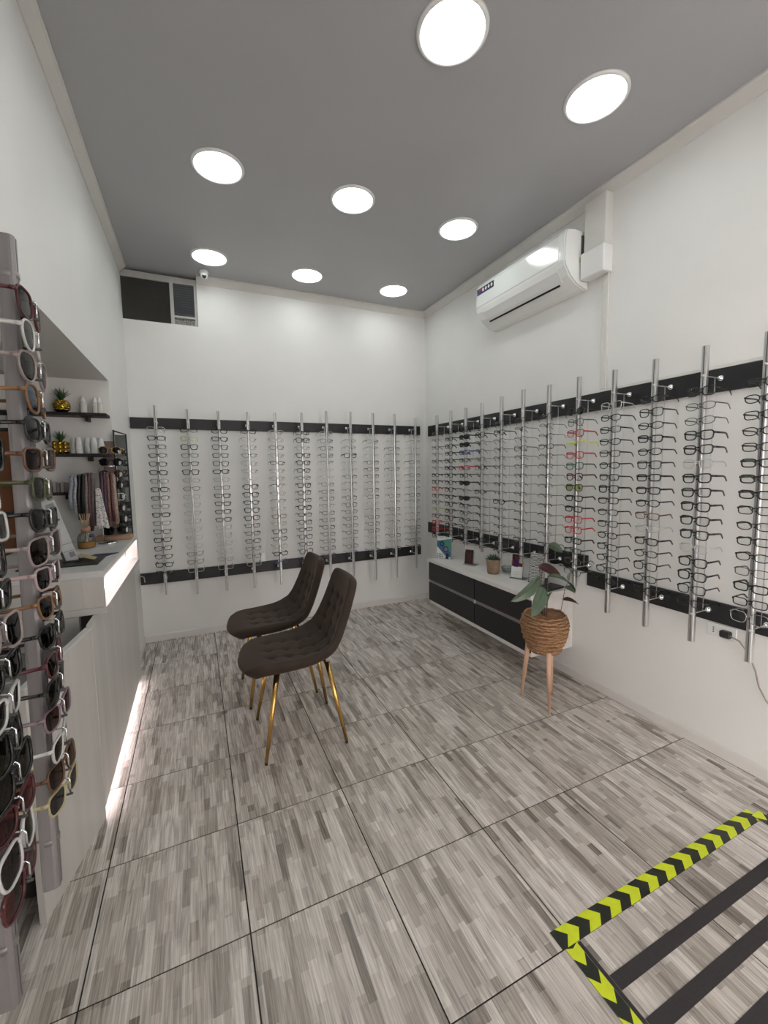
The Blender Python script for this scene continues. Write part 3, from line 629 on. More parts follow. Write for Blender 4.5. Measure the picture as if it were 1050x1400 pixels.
o2 = a.build('print', o); o2['kind'] = 'stuff'
a = MB(); a.box(-0.034, -0.025, -0.002, 0.05, 0.0, 0.26, BLACKP, M); a.box(-0.03, 0.03, -0.03, 0.05, 0.0, 0.004, BLACKP); a.build('easel', t)
a = MB(); M2 = Matrix.Rotation(radians(20), 4, 'Y'); a.box(-0.035, 0.035, -0.03, 0.03, 0.0, 0.003, flat('card_cream', (160, 148, 110), 0.5), Matrix.Translation((0, 0, 0.013)) @ M2); o = a.build('leaflet', None, (-0.13, 1.13, TZ+0.006)); tag(o, 'small cream yellow leaflet on the black mat', 'leaflet')
a = MB(); a.prism([(-0.06, -0.04), (0.03, -0.045), (0.075, 0.035), (-0.03, 0.04)], 'z', 0.0, 0.003, flat('folder_navy', (45, 48, 75), 0.5)); o = a.build('folder', None, (-0.10, 1.255, TZ)); tag(o, 'dark navy paper folder lying behind the cream leaflet', 'folder')
a = MB(); a.box(-0.03, 0.03, -0.02, 0.02, 0, 0.05, flat('box_cobalt', (25, 40, 120), 0.5), ch=0.002); o = a.build('box', None, (-0.36, 1.22, TZ)); tag(o, 'small cobalt blue box behind the leaning card', 'box')
# reed diffuser
t = empty('reed_diffuser', (-0.215, 1.55, TZ)); tag(t, 'glass reed diffuser with amber liquid and wooden collar on the counter', 'diffuser')
GLS = lens_mat('bottle_glass', (0.80, 0.82, 0.82, 1), 0.25, 0.05); AMB = mat('amber_liquid', (0.50, 0.23, 0.03, 1), 0.15)
a = MB(); a.lathe([(0.0, 0.002), (0.040, 0.002), (0.043, 0.008), (0.043, 0.055), (0.036, 0.078), (0.022, 0.092), (0.018, 0.098)], GLS, 28); a.build('bottle', t)
a = MB(); a.lathe([(0.0, 0.004), (0.039, 0.004), (0.0405, 0.01), (0.0405, 0.034), (0, 0.034)], AMB, 28); a.build('liquid', t)
a = MB(); a.lathe([(0.012, 0.094), (0.023, 0.094), (0.023, 0.117), (0.012, 0.117)], flat('collar_wood', (165, 125, 100), 0.5), 24); a.build('collar', t)
for k in range(7):
    q = 2*pi*k/7; a = MB(); dx, dy = cos(q), sin(q)
    a.tube([(-dx*0.015, -dy*0.015, 0.01), (dx*0.006, dy*0.006, 0.105), (dx*0.026, dy*0.024, 0.195)], 0.0024, flat('reed', (150, 130, 105), 0.7), n=6); a.build('reed', t)
# chain stand with hanging spectacle cords
t = empty('cord_stand', (-0.135, 1.68, TZ)); tag(t, 'chrome stand with round base holding the hanging spectacle cords', 'stand')
a = MB(); a.lathe([(0, 0), (0.055, 0), (0.055, 0.006), (0.03, 0.012), (0, 0.014)], CHROME, 28); a.build('base', t)
a = MB(); a.tube([(-0.02, 0, 0.01), (-0.02, 0, 0.42)], 0.003, CHROME, n=8); a.build('pole', t)
a = MB(); a.tube([(-0.155, 0, 0.395), (-0.09, 0, 0.42), (-0.02, 0, 0.425), (0.03, 0, 0.42), (0.06, 0, 0.40)], 0.003, CHROME, n=8)
a.tube([(-0.02, -0.02, 0.425), (-0.01, -0.03, 0.45), (0.01, -0.04, 0.462), (0.07, -0.05, 0.46)], 0.0022, CHROME, n=6); a.build('arm', t)
cords = [(-0.150, (150, 158, 170), 0.20, 'silver blue'), (-0.128, (160, 160, 165), 0.22, 'silver chain'), (-0.108, (14, 13, 15), 0.26, 'black'), (-0.085, (14, 13, 15), 0.27, 'glossy black'), (-0.066, (120, 110, 112), 0.30, 'grey'), (-0.050, (90, 60, 62), 0.34, 'dusky red'),
         (-0.030, (110, 100, 98), 0.31, 'taupe'), (0.024, (80, 50, 62), 0.30, 'plum'), (0.042, (62, 48, 66), 0.32, 'dark purple'), (0.062, (120, 88, 80), 0.31, 'brown pink'), (0.082, (90, 50, 52), 0.29, 'wine red'), (0.098, (165, 145, 130), 0.30, 'beige')]
for k, (dx, c, L_, wd) in enumerate(cords):
    dx = -0.155+(dx+0.150)*0.83; a = MB(); mm = flat('cord_'+str(k), c, 0.5, noise=0.45, nscale=110)
    zz = 0.425-abs(dx+0.02)*0.2
    for yy in (-0.010, -0.004, 0.009):
        x1 = dx*1.06
        a.tube([(dx, yy*0.6, zz), (dx+0.002, yy, zz-0.04), (x1, yy*1.3, zz-L_*0.5), (x1+0.002*(k % 3), yy*1.4, zz-L_+random.uniform(0, 0.02))], 0.0058, mm, n=6, flat=(1.7, 0.7))
    a.tube([(dx, -0.012, zz), (dx, -0.006, zz+0.007), (dx, 0.006, zz+0.007), (dx, 0.010, zz)], 0.004, mm, n=6)
    o = a.build('spectacle_cord', None, (-0.135, 1.68, TZ)); tag(o, '%s spectacle cord hanging from the chrome stand, %s from the left' % (wd, 'first' if k == 0 else ORD[k]), 'cord', 'spectacle cords on the chrome stand')
LACE = mat('white_patterned_cloth', (0.62, 0.60, 0.60, 1), 0.7)
nt = LACE.node_tree; v_ = nt.nodes.new('ShaderNodeTexVoronoi'); v_.inputs['Scale'].default_value = 95; rp = nt.nodes.new('ShaderNodeValToRGB'); rp.color_ramp.interpolation = 'CONSTANT'
rp.color_ramp.elements[0].color = (0.05, 0.045, 0.045, 1); rp.color_ramp.elements[1].position = 0.32; rp.color_ramp.elements[1].color = (0.60, 0.58, 0.57, 1); tc = nt.nodes.new('ShaderNodeTexCoord')
nt.links.new(tc.outputs['Object'], v_.inputs['Vector']); nt.links.new(v_.outputs['Distance'], rp.inputs[0]); nt.links.new(rp.outputs[0], nt.nodes['Principled BSDF'].inputs['Base Color'])
a = MB(); N = 12; vs = []
for i in range(N+1):
    s_ = i/N; w_ = 0.012+0.020*s_
    for j in range(7):
        u = j/6*2-1; vs.append((0.0+u*w_+0.012*s_, -0.024+0.005*sin(u*7)*(0.4+s_), 0.335-0.235*s_-0.006*abs(u)))
f_ = [(i*7+j, i*7+j+1, i*7+j+8, i*7+j+7) for i in range(N) for j in range(6)]
nv = len(vs); vs2 = vs+[(x, y+0.0018, z) for x, y, z in vs]; f_ = f_+[tuple(q+nv for q in fq[::-1]) for fq in f_]
ring = [j for j in range(7)]+[i*7+6 for i in range(1, N+1)]+[N*7+j for j in range(5, -1, -1)]+[i*7 for i in range(N-1, 0, -1)]
f_ += [(ring[i], ring[i-1], ring[i-1]+nv, ring[i]+nv) for i in range(len(ring))]
a.raw(vs2, f_, LACE, True); o = a.build('microfibre_cloth', None, (-0.158, 1.66, TZ)); tag(o, 'white cloth with black speckles hanging among the cords', 'cloth')

# small sunglasses tower at the far end of the counter
t = empty('sunglasses_stand', (-0.095, 1.845, TZ)); tag(t, 'small sunglasses tower with wooden base and grey mirror at counter end', 'display stand')
a = MB(); a.box(-0.125, 0.07, -0.065, 0.05, 0.0, 0.028, WOODB, ch=0.003); a.build('base', t)
a = MB(); a.box(-0.062, -0.002, 0.012, 0.03, 0.028, 0.62, flat('panel_rose', (120, 100, 95), 0.5), ch=0.001); a.build('back_panel', t)
a = MB(); a.box(0.004, 0.068, 0.010, 0.014, 0.03, 0.66, mat('stand_mirror', (0.42, 0.46, 0.45, 1), 0.08, 0.85)); a.build('mirror', t)
a = MB(); a.box(-0.001, 0.006, 0.0, 0.024, 0.028, 0.69, BLACKP); a.box(0.066, 0.072, 0.004, 0.02, 0.028, 0.665, BLACKP)
a.prism([(0.0, 0.69), (0.072, 0.665), (0.072, 0.659), (0.0, 0.680)], 'y', 0.004, 0.020, BLACKP); a.build('frame', t)
a = MB()
TR = [0.555, 0.485, 0.415, 0.347, 0.275, 0.205, 0.138, 0.07]
for z in TR: a.tube([(-0.002, 0.0, z), (-0.002, -0.028, z)], 0.002, CLEARP, n=5)
a.build('peg', t)
TS = [('round', 'o', SMK, 'gold rimmed round'), ('round', 'K', DRK, 'black round'), ('round', 'n', BRN, 'brown round'), ('round', 'K', BRN, 'dark brown round'), ('square', 'c', CLR, 'clear greenish'), ('square', 'K', DRK, 'black square'), ('big', 'K', DRK, 'big black'), ('big', 'K', DRK, 'glossy black')]
for k, z in enumerate(TR):
    sh, fk, lm, wd = TS[k]
    e_ = glasses_at('sunglasses', -0.095, 1.845-0.142, TZ+z, 0, (sh, 'full', fk, lm, 0.0022), '%s sunglasses, %s on the small counter tower' % (wd, ORD[k] if k else 'topmost'), 'sunglasses on the counter tower', 'sunglasses', jit=0.5)
a = MB(); a.lathe([(0, 0), (0.014, 0), (0.014, 0.022), (0.008, 0.026), (0.008, 0.034), (0, 0.034)], WHITEP, 18); o = a.build('bottle', None, (-0.245, 1.83, TZ)); tag(o, 'small white bottle with a blue cap beside the wooden base', 'bottle')
a2 = MB(); a2.lathe([(0, 0.026), (0.013, 0.026), (0.013, 0.044), (0, 0.044)], flat('cap_blue', (40, 50, 130), 0.4), 18); a2.build('cap', o)

# ================================================================== SHELVES IN THE STAFF AREA
SHB = mat('shelf_black', (0.012, 0.011, 0.011, 1), 0.5)
def shelf(x0, x1, z, label):
    a = MB(); a.box(x0, x1, -0.12, 0, -0.018, 0, SHB, ch=0.001); o = a.build('wall_shelf', None, (0, JY-0.001, z)); tag(o, label, 'shelf')
    for xx in (x0+0.12, x1-0.12):
        b = MB(); b.box(xx, xx+0.018, -0.07, 0, -0.045, -0.018, SHB); b.build('bracket', o)
shelf(-0.72, -0.112, 1.818, 'thin black wall shelf, uppermost of three above the counter')
shelf(-0.72, -0.112, 1.575, 'thin black wall shelf with the paper cups, middle of three')
shelf(-0.72, -0.24, 1.345, 'thin black wall shelf with the small boxes, lowest of three')
SY = 1.825
LEAFG = mat('artificial_leaf', (0.03, 0.085, 0.025, 1), 0.5, noise=0.4, nscale=40)
GOLDC = mat('gold_ceramic', (0.55, 0.36, 0.07, 1), 0.2, 1.0, bump=0.0)
def rosette(par, z, h, n=26):
    for k in range(n):
        q = k*2.4; lean = 0.15+0.75*(k/n); L_ = h*(1-0.35*k/n)
        a = MB(); d = Vector((cos(q), sin(q), 0)); s_ = Vector((-sin(q), cos(q), 0)); rows = []
        for i in range(5):
            u = i/4; p = d*(0.004+L_*lean*u**1.3)+Vector((0, 0, z+L_*u*(1-0.35*lean*u))); w_ = 0.0062*(1-u)**0.7
            rows += [p-s_*w_, p+Vector((0, 0, -0.001))+d*0.001, p+s_*w_]
        a.raw(rows, [(i*3+j, i*3+j+1, i*3+j+4, i*3+j+3) for i in range(4) for j in range(2)], LEAFG, True); a.build('leaf', par)
t = empty('pineapple_planter', (-0.340, SY, 1.818)); tag(t, 'gold round pineapple pot with green spiky leaves on the top shelf', 'ornament')
a = MB(); nr, na = 9, 18; vs = []; 
a.lathe([(0.0, 0.0), (0.022, 0.0), (0.036, 0.015), (0.041, 0.035), (0.038, 0.055), (0.028, 0.070), (0.014, 0.074), (0, 0.074)], GOLDC, 28); 
for i in range(1, 7):
    zc = 0.006+0.0105*i; rr = 0.041*sqrt(max(0.05, 1-((zc-0.037)/0.043)**2))
    for k in range(14):
        q = 2*pi*(k+0.5*(i % 2))/14; p = Vector((rr*cos(q), rr*sin(q), zc)); n_ = Vector((cos(q), sin(q), (zc-0.037)/0.05)).normalized(); s_ = Vector((-sin(q), cos(q), 0)); u_ = n_.cross(s_)
        a.raw([p+s_*0.008, p+u_*0.007, p-s_*0.008, p-u_*0.007, p+n_*0.0045], [(0, 1, 4), (1, 2, 4), (2, 3, 4), (3, 0, 4)], GOLDC)
a.build('pot', t); rosette(t, 0.070, 0.085)
t = empty('pineapple_planter', (-0.360, SY, 1.575)); tag(t, 'gold stacked bubble pot with green spiky leaves on the middle shelf', 'ornament')
a = MB()
for zc in (0.013, 0.038, 0.061):
    for ix in range(3):
        for iy in range(3):
            a.lathe([(0.0, -0.013), (0.009, -0.009), (0.0135, 0.0), (0.009, 0.009), (0, 0.013)], GOLDC, 10, c=((ix-1)*0.026, (iy-1)*0.026, zc))
a.box(-0.032, 0.032, -0.032, 0.032, 0.004, 0.07, GOLDC); a.build('pot', t); rosette(t, 0.070, 0.075)
BOTW = mat('cosmetic_bottle_white', (0.60, 0.58, 0.54, 1), 0.35)
for x, l in ((-0.234, 'single white pointed bottle in the middle of the top shelf'), (-0.174, 'white pointed bottle, left of the pair on the top shelf'), (-0.150, 'white pointed bottle, right of the pair on the top shelf')):
    w_ = 0.019 if x < -0.2 else 0.015
    a = MB(); a.lathe([(0, 0), (w_, 0), (w_*1.02, 0.01), (w_, 0.055), (w_*0.75, 0.062)], BOTW, 20); o = a.build('bottle', None, (x, SY, 1.818)); tag(o, l, 'bottle')
    a = MB(); a.lathe([(w_*0.72, 0.062), (w_*0.7, 0.075), (w_*0.45, 0.092), (w_*0.15, 0.101), (0, 0.102)], WHITEP, 20); a.build('cap', o)
for x, l in ((-0.292, 'stack of upturned white paper cups nearest the gold pot, middle shelf'), (-0.268, 'second stack of upturned white paper cups on the middle shelf'), (-0.224, 'third stack of upturned white paper cups on the middle shelf'), (-0.192, 'fourth stack of white paper cups, behind the cord stand'), (-0.158, 'rightmost stack of upturned white paper cups on the middle shelf')):
    t = empty('paper_cup_stack', (x, SY-(0.02 if x in (-0.268, -0.192) else 0), 1.575)); tag(t, l, 'cups', 'paper cup stacks on the middle shelf')
    for k in range(5):
        a = MB(); a.lathe([(0.0185, 0), (0.0195, 0.001), (0.0188, 0.004), (0.0125, 0.052), (0.0, 0.052)], mat('paper_cup', (0.62, 0.62, 0.62, 1), 0.6), 18); a.build('cup', t, (0, 0, k*0.011))
for k, x in enumerate((-0.402, -0.384, -0.365, -0.347)):
    a = MB(); a.box(-0.007, 0.007, -0.03, 0.03, 0, 0.062-0.004*(k % 2), flat('carton_%d' % k, ((150, 148, 145), (120, 112, 105), (158, 152, 148), (130, 120, 112))[k], 0.6), ch=0.001); o = a.build('carton', None, (x, SY, 1.345)); tag(o, 'narrow upright %s carton, %s from the left on the lowest shelf' % (('pale', 'tan', 'white', 'grey brown')[k], ('first', 'second', 'third', 'fourth')[k]), 'carton', 'cartons on the lowest shelf')
a = MB(); a.box(-0.034, 0.034, -0.006, 0.006, 0, 0.064, flat('sign_white', (160, 158, 155), 0.5), ch=0.001); o = a.build('sign', None, (-0.297, SY-0.02, 1.345)); tag(o, 'small white sign with a round dark picture on the lowest shelf', 'sign')
a = MB(); a.prism([(-0.016+0.008*cos(q*pi/8), 0.022+0.010*sin(q*pi/8)) for q in range(16)], 'y', -0.0068, -0.0061, BLACKP); a.prism([(-0.016+0.004*cos(q*pi/8), 0.020+0.006*sin(q*pi/8)) for q in range(16)], 'y', -0.0074, -0.0069, ICON)
for z, x0, x1 in ((0.052, -0.012, 0.012), (0.038, 0.0, 0.024), (0.030, 0.0, 0.02), (0.022, 0.0, 0.022)): a.box(x0, x1, -0.0068, -0.0061, z, z+0.002, flat('ink_grey', (110, 108, 106)))
o2 = a.build('print', o); o2['kind'] = 'stuff'
# far left of the staff area, seen between the racks
t = empty('wooden_cabinet', (-0.78, 1.72, 0)); tag(t, 'orange brown wooden cabinet behind the sunglasses racks', 'cabinet')
OAK = mat('orange_oak', (0.15, 0.055, 0.018, 1), 0.45, noise=0.3, nscale=10, stretch=(1, 1, 0.15))
a = MB(); a.box(-0.24, 0.20, -0.16, 0.16, 0, 1.70, OAK, ch=0.003); a.build('body', t)
for k in range(4): a = MB(); a.box(-0.22, 0.18, -0.172, -0.16, 0.10+k*0.39, 0.46+k*0.39, OAK, ch=0.004); a.build('drawer', t)
a = MB(); a.box(-0.015, 0.015, -0.11, 0.0, 1.05, 1.80, flat('divider_white', (150, 150, 152), 0.5), ch=0.001); o = a.build('divider_panel', None, (-0.515, JY, 0)); tag(o, 'upright white divider panel beside the wooden cabinet', 'panel')
t = empty('carton', (-0.47, 1.60, 1.345)); tag(t, 'blue and white carton on the lowest shelf behind the racks', 'carton'); t.location = (-0.455, SY, 1.345)
a = MB(); a.box(-0.035, 0.035, -0.03, 0.03, 0, 0.035, flat('carton_blue', (60, 75, 120), 0.5), ch=0.002); a.build('body', t); a = MB(); a.box(-0.035, 0.035, -0.03, 0.03, 0.035, 0.058, flat('carton_white', (180, 180, 185), 0.5), ch=0.002); a.build('lid', t)
t = empty('office_chair', (-0.82, 1.25, 0)); tag(t, 'dark red office chair behind the counter, mostly hidden by the sunglasses', 'chair')
REDF = mat('dark_red_fabric', (0.10, 0.012, 0.010, 1), 0.8)
a = MB(); a.lathe([(0, 0), (0.17, 0.0), (0.19, 0.02), (0.18, 0.05), (0, 0.06)], REDF, 24, c=(0, 0, 0.46)); a.build('seat', t)
a = MB(); a.box(-0.16, 0.16, 0.15, 0.19, 0.62, 1.12, REDF, ch=0.02); a.build('backrest', t)
a = MB(); a.tube([(0, 0, 0.05), (0, 0, 0.46)], 0.025, BLACKP, n=12); a.tube([(0, 0.16, 0.47), (0, 0.21, 0.55), (0, 0.20, 0.75)], 0.015, BLACKP, n=8); a.build('column', t)
for k in range(5):
    q = 2*pi*k/5; a = MB(); a.tube([(0, 0, 0.08), (0.2*cos(q), 0.2*sin(q), 0.05)], 0.016, BLACKP, n=8); a.tube([(0.2*cos(q)-0.02*sin(q), 0.2*sin(q)+0.02*cos(q), 0.025), (0.2*cos(q)+0.02*sin(q), 0.2*sin(q)-0.02*cos(q), 0.025)], 0.025, BLACKP, n=12); a.build('foot', t)

# ================================================================== CHAIRS
def chair_shell():
    prof = [(-0.262, 0.434), (-0.252, 0.447), (-0.232, 0.458), (-0.19, 0.466), (-0.10, 0.462), (0.02, 0.452), (0.11, 0.460), (0.17, 0.492), (0.205, 0.55), (0.232, 0.64), (0.262, 0.74), (0.288, 0.82), (0.303, 0.868)]
    wid = [0.186, 0.192, 0.197, 0.204, 0.214, 0.222, 0.226, 0.225, 0.218, 0.204, 0.190, 0.178, 0.162]
    P = [Vector((x, 0, z)) for x, z in prof]
    L_ = [0]
    for i in range(1, len(P)): L_.append(L_[-1]+(P[i]-P[i-1]).length)
    T = L_[-1]
    def cat(arr, q):     # Catmull-Rom through the profile by arc length
        i = max(k for k in range(len(L_)) if L_[k] <= q+1e-9); i = min(i, len(L_)-2); u = (q-L_[i])/(L_[i+1]-L_[i])
        p0, p1, p2, p3 = arr[max(i-1, 0)], arr[i], arr[i+1], arr[min(i+2, len(arr)-1)]
        return 0.5*((2*p1)+(p2-p0)*u+(2*p0-5*p1+4*p2-p3)*u*u+(3*p1-p0-3*p2+p3)*u**3)
    NS, NT = 110, 56
    bs = [0.16, 0.25, 0.34, 0.43, 0.55, 0.645, 0.74, 0.83]; bt = [-0.095, 0.0, 0.095]
    butt = []
    def mid(s, t):
        q = s*T; p = cat(P, q); e = 0.004
        d = (cat(P, min(q+e, T))-cat(P, max(q-e, 0))).normalized(); n = Vector((-d.z, 0, d.x))
        if n.z < 0 and s < 0.4: n = -n
        w = cat(wid, q)
        for end, R in ((0.0, 0.075), (1.0, 0.055)):
            dd = abs(s-end)*T
            if dd < R: w -= 0.055*(1-sqrt(max(0, 1-(1-dd/R)**2)))
        # raised side wings, strongest where the seat meets the back
        k = math.exp(-((s-0.50)/0.20)**2)
        lift = (0.012+0.044*k)*abs(t)**2.2
        lift += 0.006*abs(t)**2
        return p, d, n, w, lift, q
    grid = []
    for i in range(NS+1):
        s = i/NS; row = []
        for j in range(NT+1):
            t = -1+2*j/NT; t = math.copysign(1-(1-abs(t))**1.25, t)
            p, d, n, w, lift, q = mid(s, t)
            fr_ = max(0, 1-s/0.28)
            c = p+Vector((-0.034*(1-t*t)*fr_, t*w, 0))+n*lift*(1-0.8*fr_)
            es = min(s, 1-s)*T
            rim = sqrt(max(0, 1-max(0, 1-es/0.026)**2))*sqrt(max(0, 1-max(0, 1-(1-abs(t))*w/0.024)**2))
            th = (0.032-0.008*min(1, s*1.6))*rim
            # tufting
            dep = 0; y = t*w
            fade = min(1, max(0, (w-abs(y)-0.02)/0.03))*min(1, es/0.05)
            for b in bs:
                for c_ in bt:
                    yy = c_*(w/0.2); rr = ((q-b*T)**2+(y-yy)**2)
                    dep += 0.0125*math.exp(-rr/(2*0.0125**2))
            line = max([math.exp(-((q-b*T)/0.0055)**2) for b in bs]+[math.exp(-((y-c_*(w/0.2))/0.0055)**2)*(1 if bs[0]*T-0.03 < q < bs[-1]*T+0.03 else 0) for c_ in bt])
            dep += 0.0042*line*fade
            row.append((c, n, th, dep*fade, y, q))
        grid.append(row)
    def ins(u): return u
    vs = []; ft = {}; bk = {}
    for i in range(NS+1):
        for j in range(NT+1):
            c, n, th, dep, y, q = grid[i][j]
            edge = i in (0, NS) or j in (0, NT)
            ft[i, j] = len(vs); vs.append(c+n*(th-dep))
            if edge: bk[i, j] = ft[i, j]
            else: bk[i, j] = len(vs); vs.append(c-n*th)
    fs = []
    for i in range(NS):
        for j in range(NT):
            fs.append((ft[i, j], ft[i+1, j], ft[i+1, j+1], ft[i, j+1])); fs.append((bk[i, j], bk[i, j+1], bk[i+1, j+1], bk[i+1, j]))
    btn = []
    for b in bs:
        for c_ in bt:
            s = b; p, d, n, w, lift, q = mid(s, c_*(1/0.2)); y = c_*(w/0.2)
            t_ = y/w; l2 = (0.012+0.044*math.exp(-((s-0.50)/0.20)**2))*abs(t_)**2.2+0.006*t_*t_
            btn.append((p+Vector((0, y, 0))+n*(l2+(0.032-0.008*min(1, s*1.6))-0.0165), n))
    return vs, fs, btn
vs, fs, btn = chair_shell()
a = MB(); a.raw(vs, fs, VELVET, True); shell_me = a.mesh('upholstered_shell'); fixnormals(shell_me)
a = MB()
for p, n in btn:
    M = Matrix.Translation(p) @ n.to_track_quat('Z', 'Y').to_matrix().to_4x4(); q = MB(); q.lathe([(0.0065, 0), (0.006, 0.002), (0.003, 0.0035), (0, 0.004)], VELVET, 10); a.raw([M @ Vector(v) for v in q.v], q.f, VELVET, True)
btn_me = a.mesh('buttons')
def leg_mesh(x, y):
    a = MB(); sx, sy = (1 if x > 0 else -1), (1 if y > 0 else -1)
    top = Vector((sx*0.130, sy*0.140, 0.436)); bot = Vector((x, y, 0.012)); a.tube([top, bot], [0.0150, 0.0085], GOLD, n=18); a.tube([bot, bot+Vector((0, 0, -0.012))], [0.0085, 0.0080], BLACKP, n=18)
    return a.mesh('leg')
legs = [leg_mesh(x, y) for x in (-0.208, 0.208) for y in (-0.205, 0.205)]
a = MB(); a.box(-0.13, 0.13, -0.012, 0.012, 0.412, 0.424, BLACKP)
for sx in (-1, 1): a.tube([(sx*0.13, -0.13, 0.418), (sx*0.13, 0.13, 0.418)], 0.009, GOLD, n=10)
sub_me = a.mesh('under_frame')
for x, y, rz, l in ((0.826, 0.955, radians(-1.5), 'dark brown tufted velvet chair with gold legs, nearer the camera'), (0.806, 1.508, radians(1.0), 'dark brown tufted velvet chair with gold legs, farther and partly hidden')):
    t = empty('dining_chair', (x, y, 0), rz); tag(t, l, 'chair', 'two brown velvet chairs')
    place('upholstered_shell', shell_me, t); place('buttons', btn_me, t); place('under_frame', sub_me, t)
    for lm in legs: place('leg', lm, t)

# ================================================================== WALL CABINET
KX, KY0, KY1, KZ0, KZ1 = 2.30, 0.745, 2.045, 0.206, 0.620
t = empty('drawer_cabinet', (XR, 1.4, KZ0)); tag(t, 'wall hung cabinet with white top and end and four dark drawers', 'cabinet'); k0 = Vector(t.location)
a = MB(); a.box(KX-0.004, XR-0.0005, KY0-0.004, KY1+0.004, KZ1-0.028, KZ1, CABW, ch=0.001); sub(a, 'top', t, k0)
a = MB(); a.box(KX+0.012, XR, KY0, KY0+0.018, KZ0, KZ1-0.028, CABW, ch=0.0008); sub(a, 'end_panel', t, k0)
a = MB(); a.box(KX+0.012, XR, KY1-0.018, KY1, KZ0, KZ1-0.028, CABW, ch=0.0008); sub(a, 'end_panel', t, k0)
a = MB(); a.box(KX+0.002, XR, KY0+0.0185, KY1-0.0185, KZ0, KZ0+0.026, CABW); sub(a, 'bottom_panel', t, k0)
a = MB(); a.box(KX+0.03, XR-0.01, KY0+0.018, KY1-0.018, KZ0+0.026, KZ1-0.028, STEEL); sub(a, 'carcass', t, k0)
DV = 1.345
for y0, y1 in ((KY0+0.002, DV-0.004), (DV+0.004, KY1-0.002)):
    for z0, z1 in ((KZ0+0.028, KZ0+0.190), (KZ0+0.220, KZ1-0.031)):
        a = MB(); a.box(KX, KX+0.018, y0, y1, z0, z1, CABD, ch=0.001); sub(a, 'drawer', t, k0)
    a = MB(); a.box(KX+0.008, KX+0.03, y0, y1, KZ0+0.192, KZ0+0.218, STEEL); sub(a, 'handle_channel', t, k0)
a = MB(); a.box(KX+0.001, KX+0.010, DV-0.010, DV+0.010, KZ0+0.191, KZ0+0.219, mat('channel_clip', (0.6, 0.58, 0.57, 1), 0.3)); sub(a, 'channel_clip', t, k0)

# things on the cabinet
CT = KZ1
def upright(name, x, y, wid, hgt, thick, rz, tilt, m_):
    t = empty(name, (x, y, CT), rz); a = MB(); M = Matrix.Rotation(radians(-tilt), 4, 'X')
    a.box(-wid/2, wid/2, 0, thick, 0, hgt, m_, M, ch=0.0006); return t, a, M
# brochure with two lens pictures
RZ = radians(-62)
t = empty('brochure_stand', (2.415, 1.975, CT), RZ); tag(t, 'blue and white brochure with two round lens pictures, far end of cabinet', 'brochure')
PW = flat('print_white', (205, 208, 205), 0.4); PB = flat('print_blue', (45, 95, 125), 0.4); PT = flat('print_teal', (70, 125, 115), 0.4); PN = flat('print_navy', (25, 28, 45), 0.4); PG = flat('print_mauve', (120, 100, 115), 0.4)
M = Matrix.Translation((0, 0, 0.001)) @ Matrix.Rotation(radians(-8), 4, 'X')
a = MB(); a.box(-0.075, 0.075, 0, 0.004, 0, 0.20, PW, M); o = a.build('sheet', t)
a = MB()
def flatpoly(a, pts, m_, d=0.0006): n = len(pts); a.raw([M @ Vector((x, -d, z)) for x, z in pts]+[M @ Vector((x, -d+0.0005, z)) for x, z in pts], [tuple(range(n)), tuple(range(2*n-1, n-1, -1))]+[(i, i+n, (i+1) % n+n, (i+1) % n) for i in range(n)], m_)
circ = lambda cx, cz, r: [(cx+r*cos(q*pi/9), cz+r*sin(q*pi/9)) for q in range(18)]
flatpoly(a, [(-0.075, 0.16), (0.075, 0.19), (0.075, 0.04), (0.05, 0.02), (-0.075, 0.115)], PT); flatpoly(a, [(-0.075, 0.165), (-0.03, 0.15), (0.075, 0.06), (0.075, 0.02), (0.03, 0.02), (-0.075, 0.11)], PB, 0.0012)
flatpoly(a, circ(-0.022, 0.135, 0.025), PN, 0.0018); flatpoly(a, circ(-0.022, 0.135, 0.014), PB, 0.0024); flatpoly(a, circ(0.022, 0.088, 0.027), PN, 0.0018); flatpoly(a, circ(0.022, 0.088, 0.019), PG, 0.0024)
flatpoly(a, [(0.022, 0.0), (0.055, 0.0), (0.055, 0.05), (0.03, 0.055)], PN, 0.002)
for i in range(4):
    for j in range(2): flatpoly(a, circ(-0.062+i*0.017, 0.018+j*0.02, 0.0055), PN, 0.001)
for x0, x1, z in ((-0.06, -0.01, 0.187), (0.005, 0.035, 0.187)): flatpoly(a, [(x0, z), (x1, z), (x1, z+0.004), (x0, z+0.004)], PT, 0.001)
o2 = a.build('print', o); o2['kind'] = 'stuff'; a = MB(); a.box(-0.078, 0.078, 0.005, 0.0075, 0, 0.12, CLEARP, M); a.box(-0.078, 0.078, -0.012, 0.05, 0.0, 0.003, CLEARP); a.build('acrylic_holder', t)
def photo_card(x, y, rz, w_, h_, label, m_list, base='acrylic'):
    t = empty('photo_card', (x, y, CT), rz); tag(t, label, 'card'); M = Matrix.Translation((0, 0, 0.001)) @ Matrix.Rotation(radians(-9), 4, 'X')
    a = MB(); a.box(-w_/2, w_/2, 0, 0.003, 0.004, h_, m_list[0][4], M); o = a.build('card', t)
    for z0, z1, x0, x1, mm in m_list[1:]:
        b = MB(); b.box(x0*w_/2, x1*w_/2, -0.0008, 0.0002, z0*h_, z1*h_, mm, M); b.build('print', o)
    a = MB(); a.box(-w_/2-0.006, w_/2+0.006, 0.004, 0.0065, 0, h_*0.7, CLEARP, M); a.box(-w_/2-0.006, w_/2+0.03, -0.02, 0.06, 0, 0.003, CLEARP); a.build('acrylic_holder', t)
SEP = flat('photo_sepia', (112, 72, 62), 0.4, noise=0.6, nscale=45); PNKW = flat('photo_pale', (180, 172, 170), 0.4); DKB = flat('photo_dark', (52, 36, 34), 0.4, noise=0.4, nscale=50)
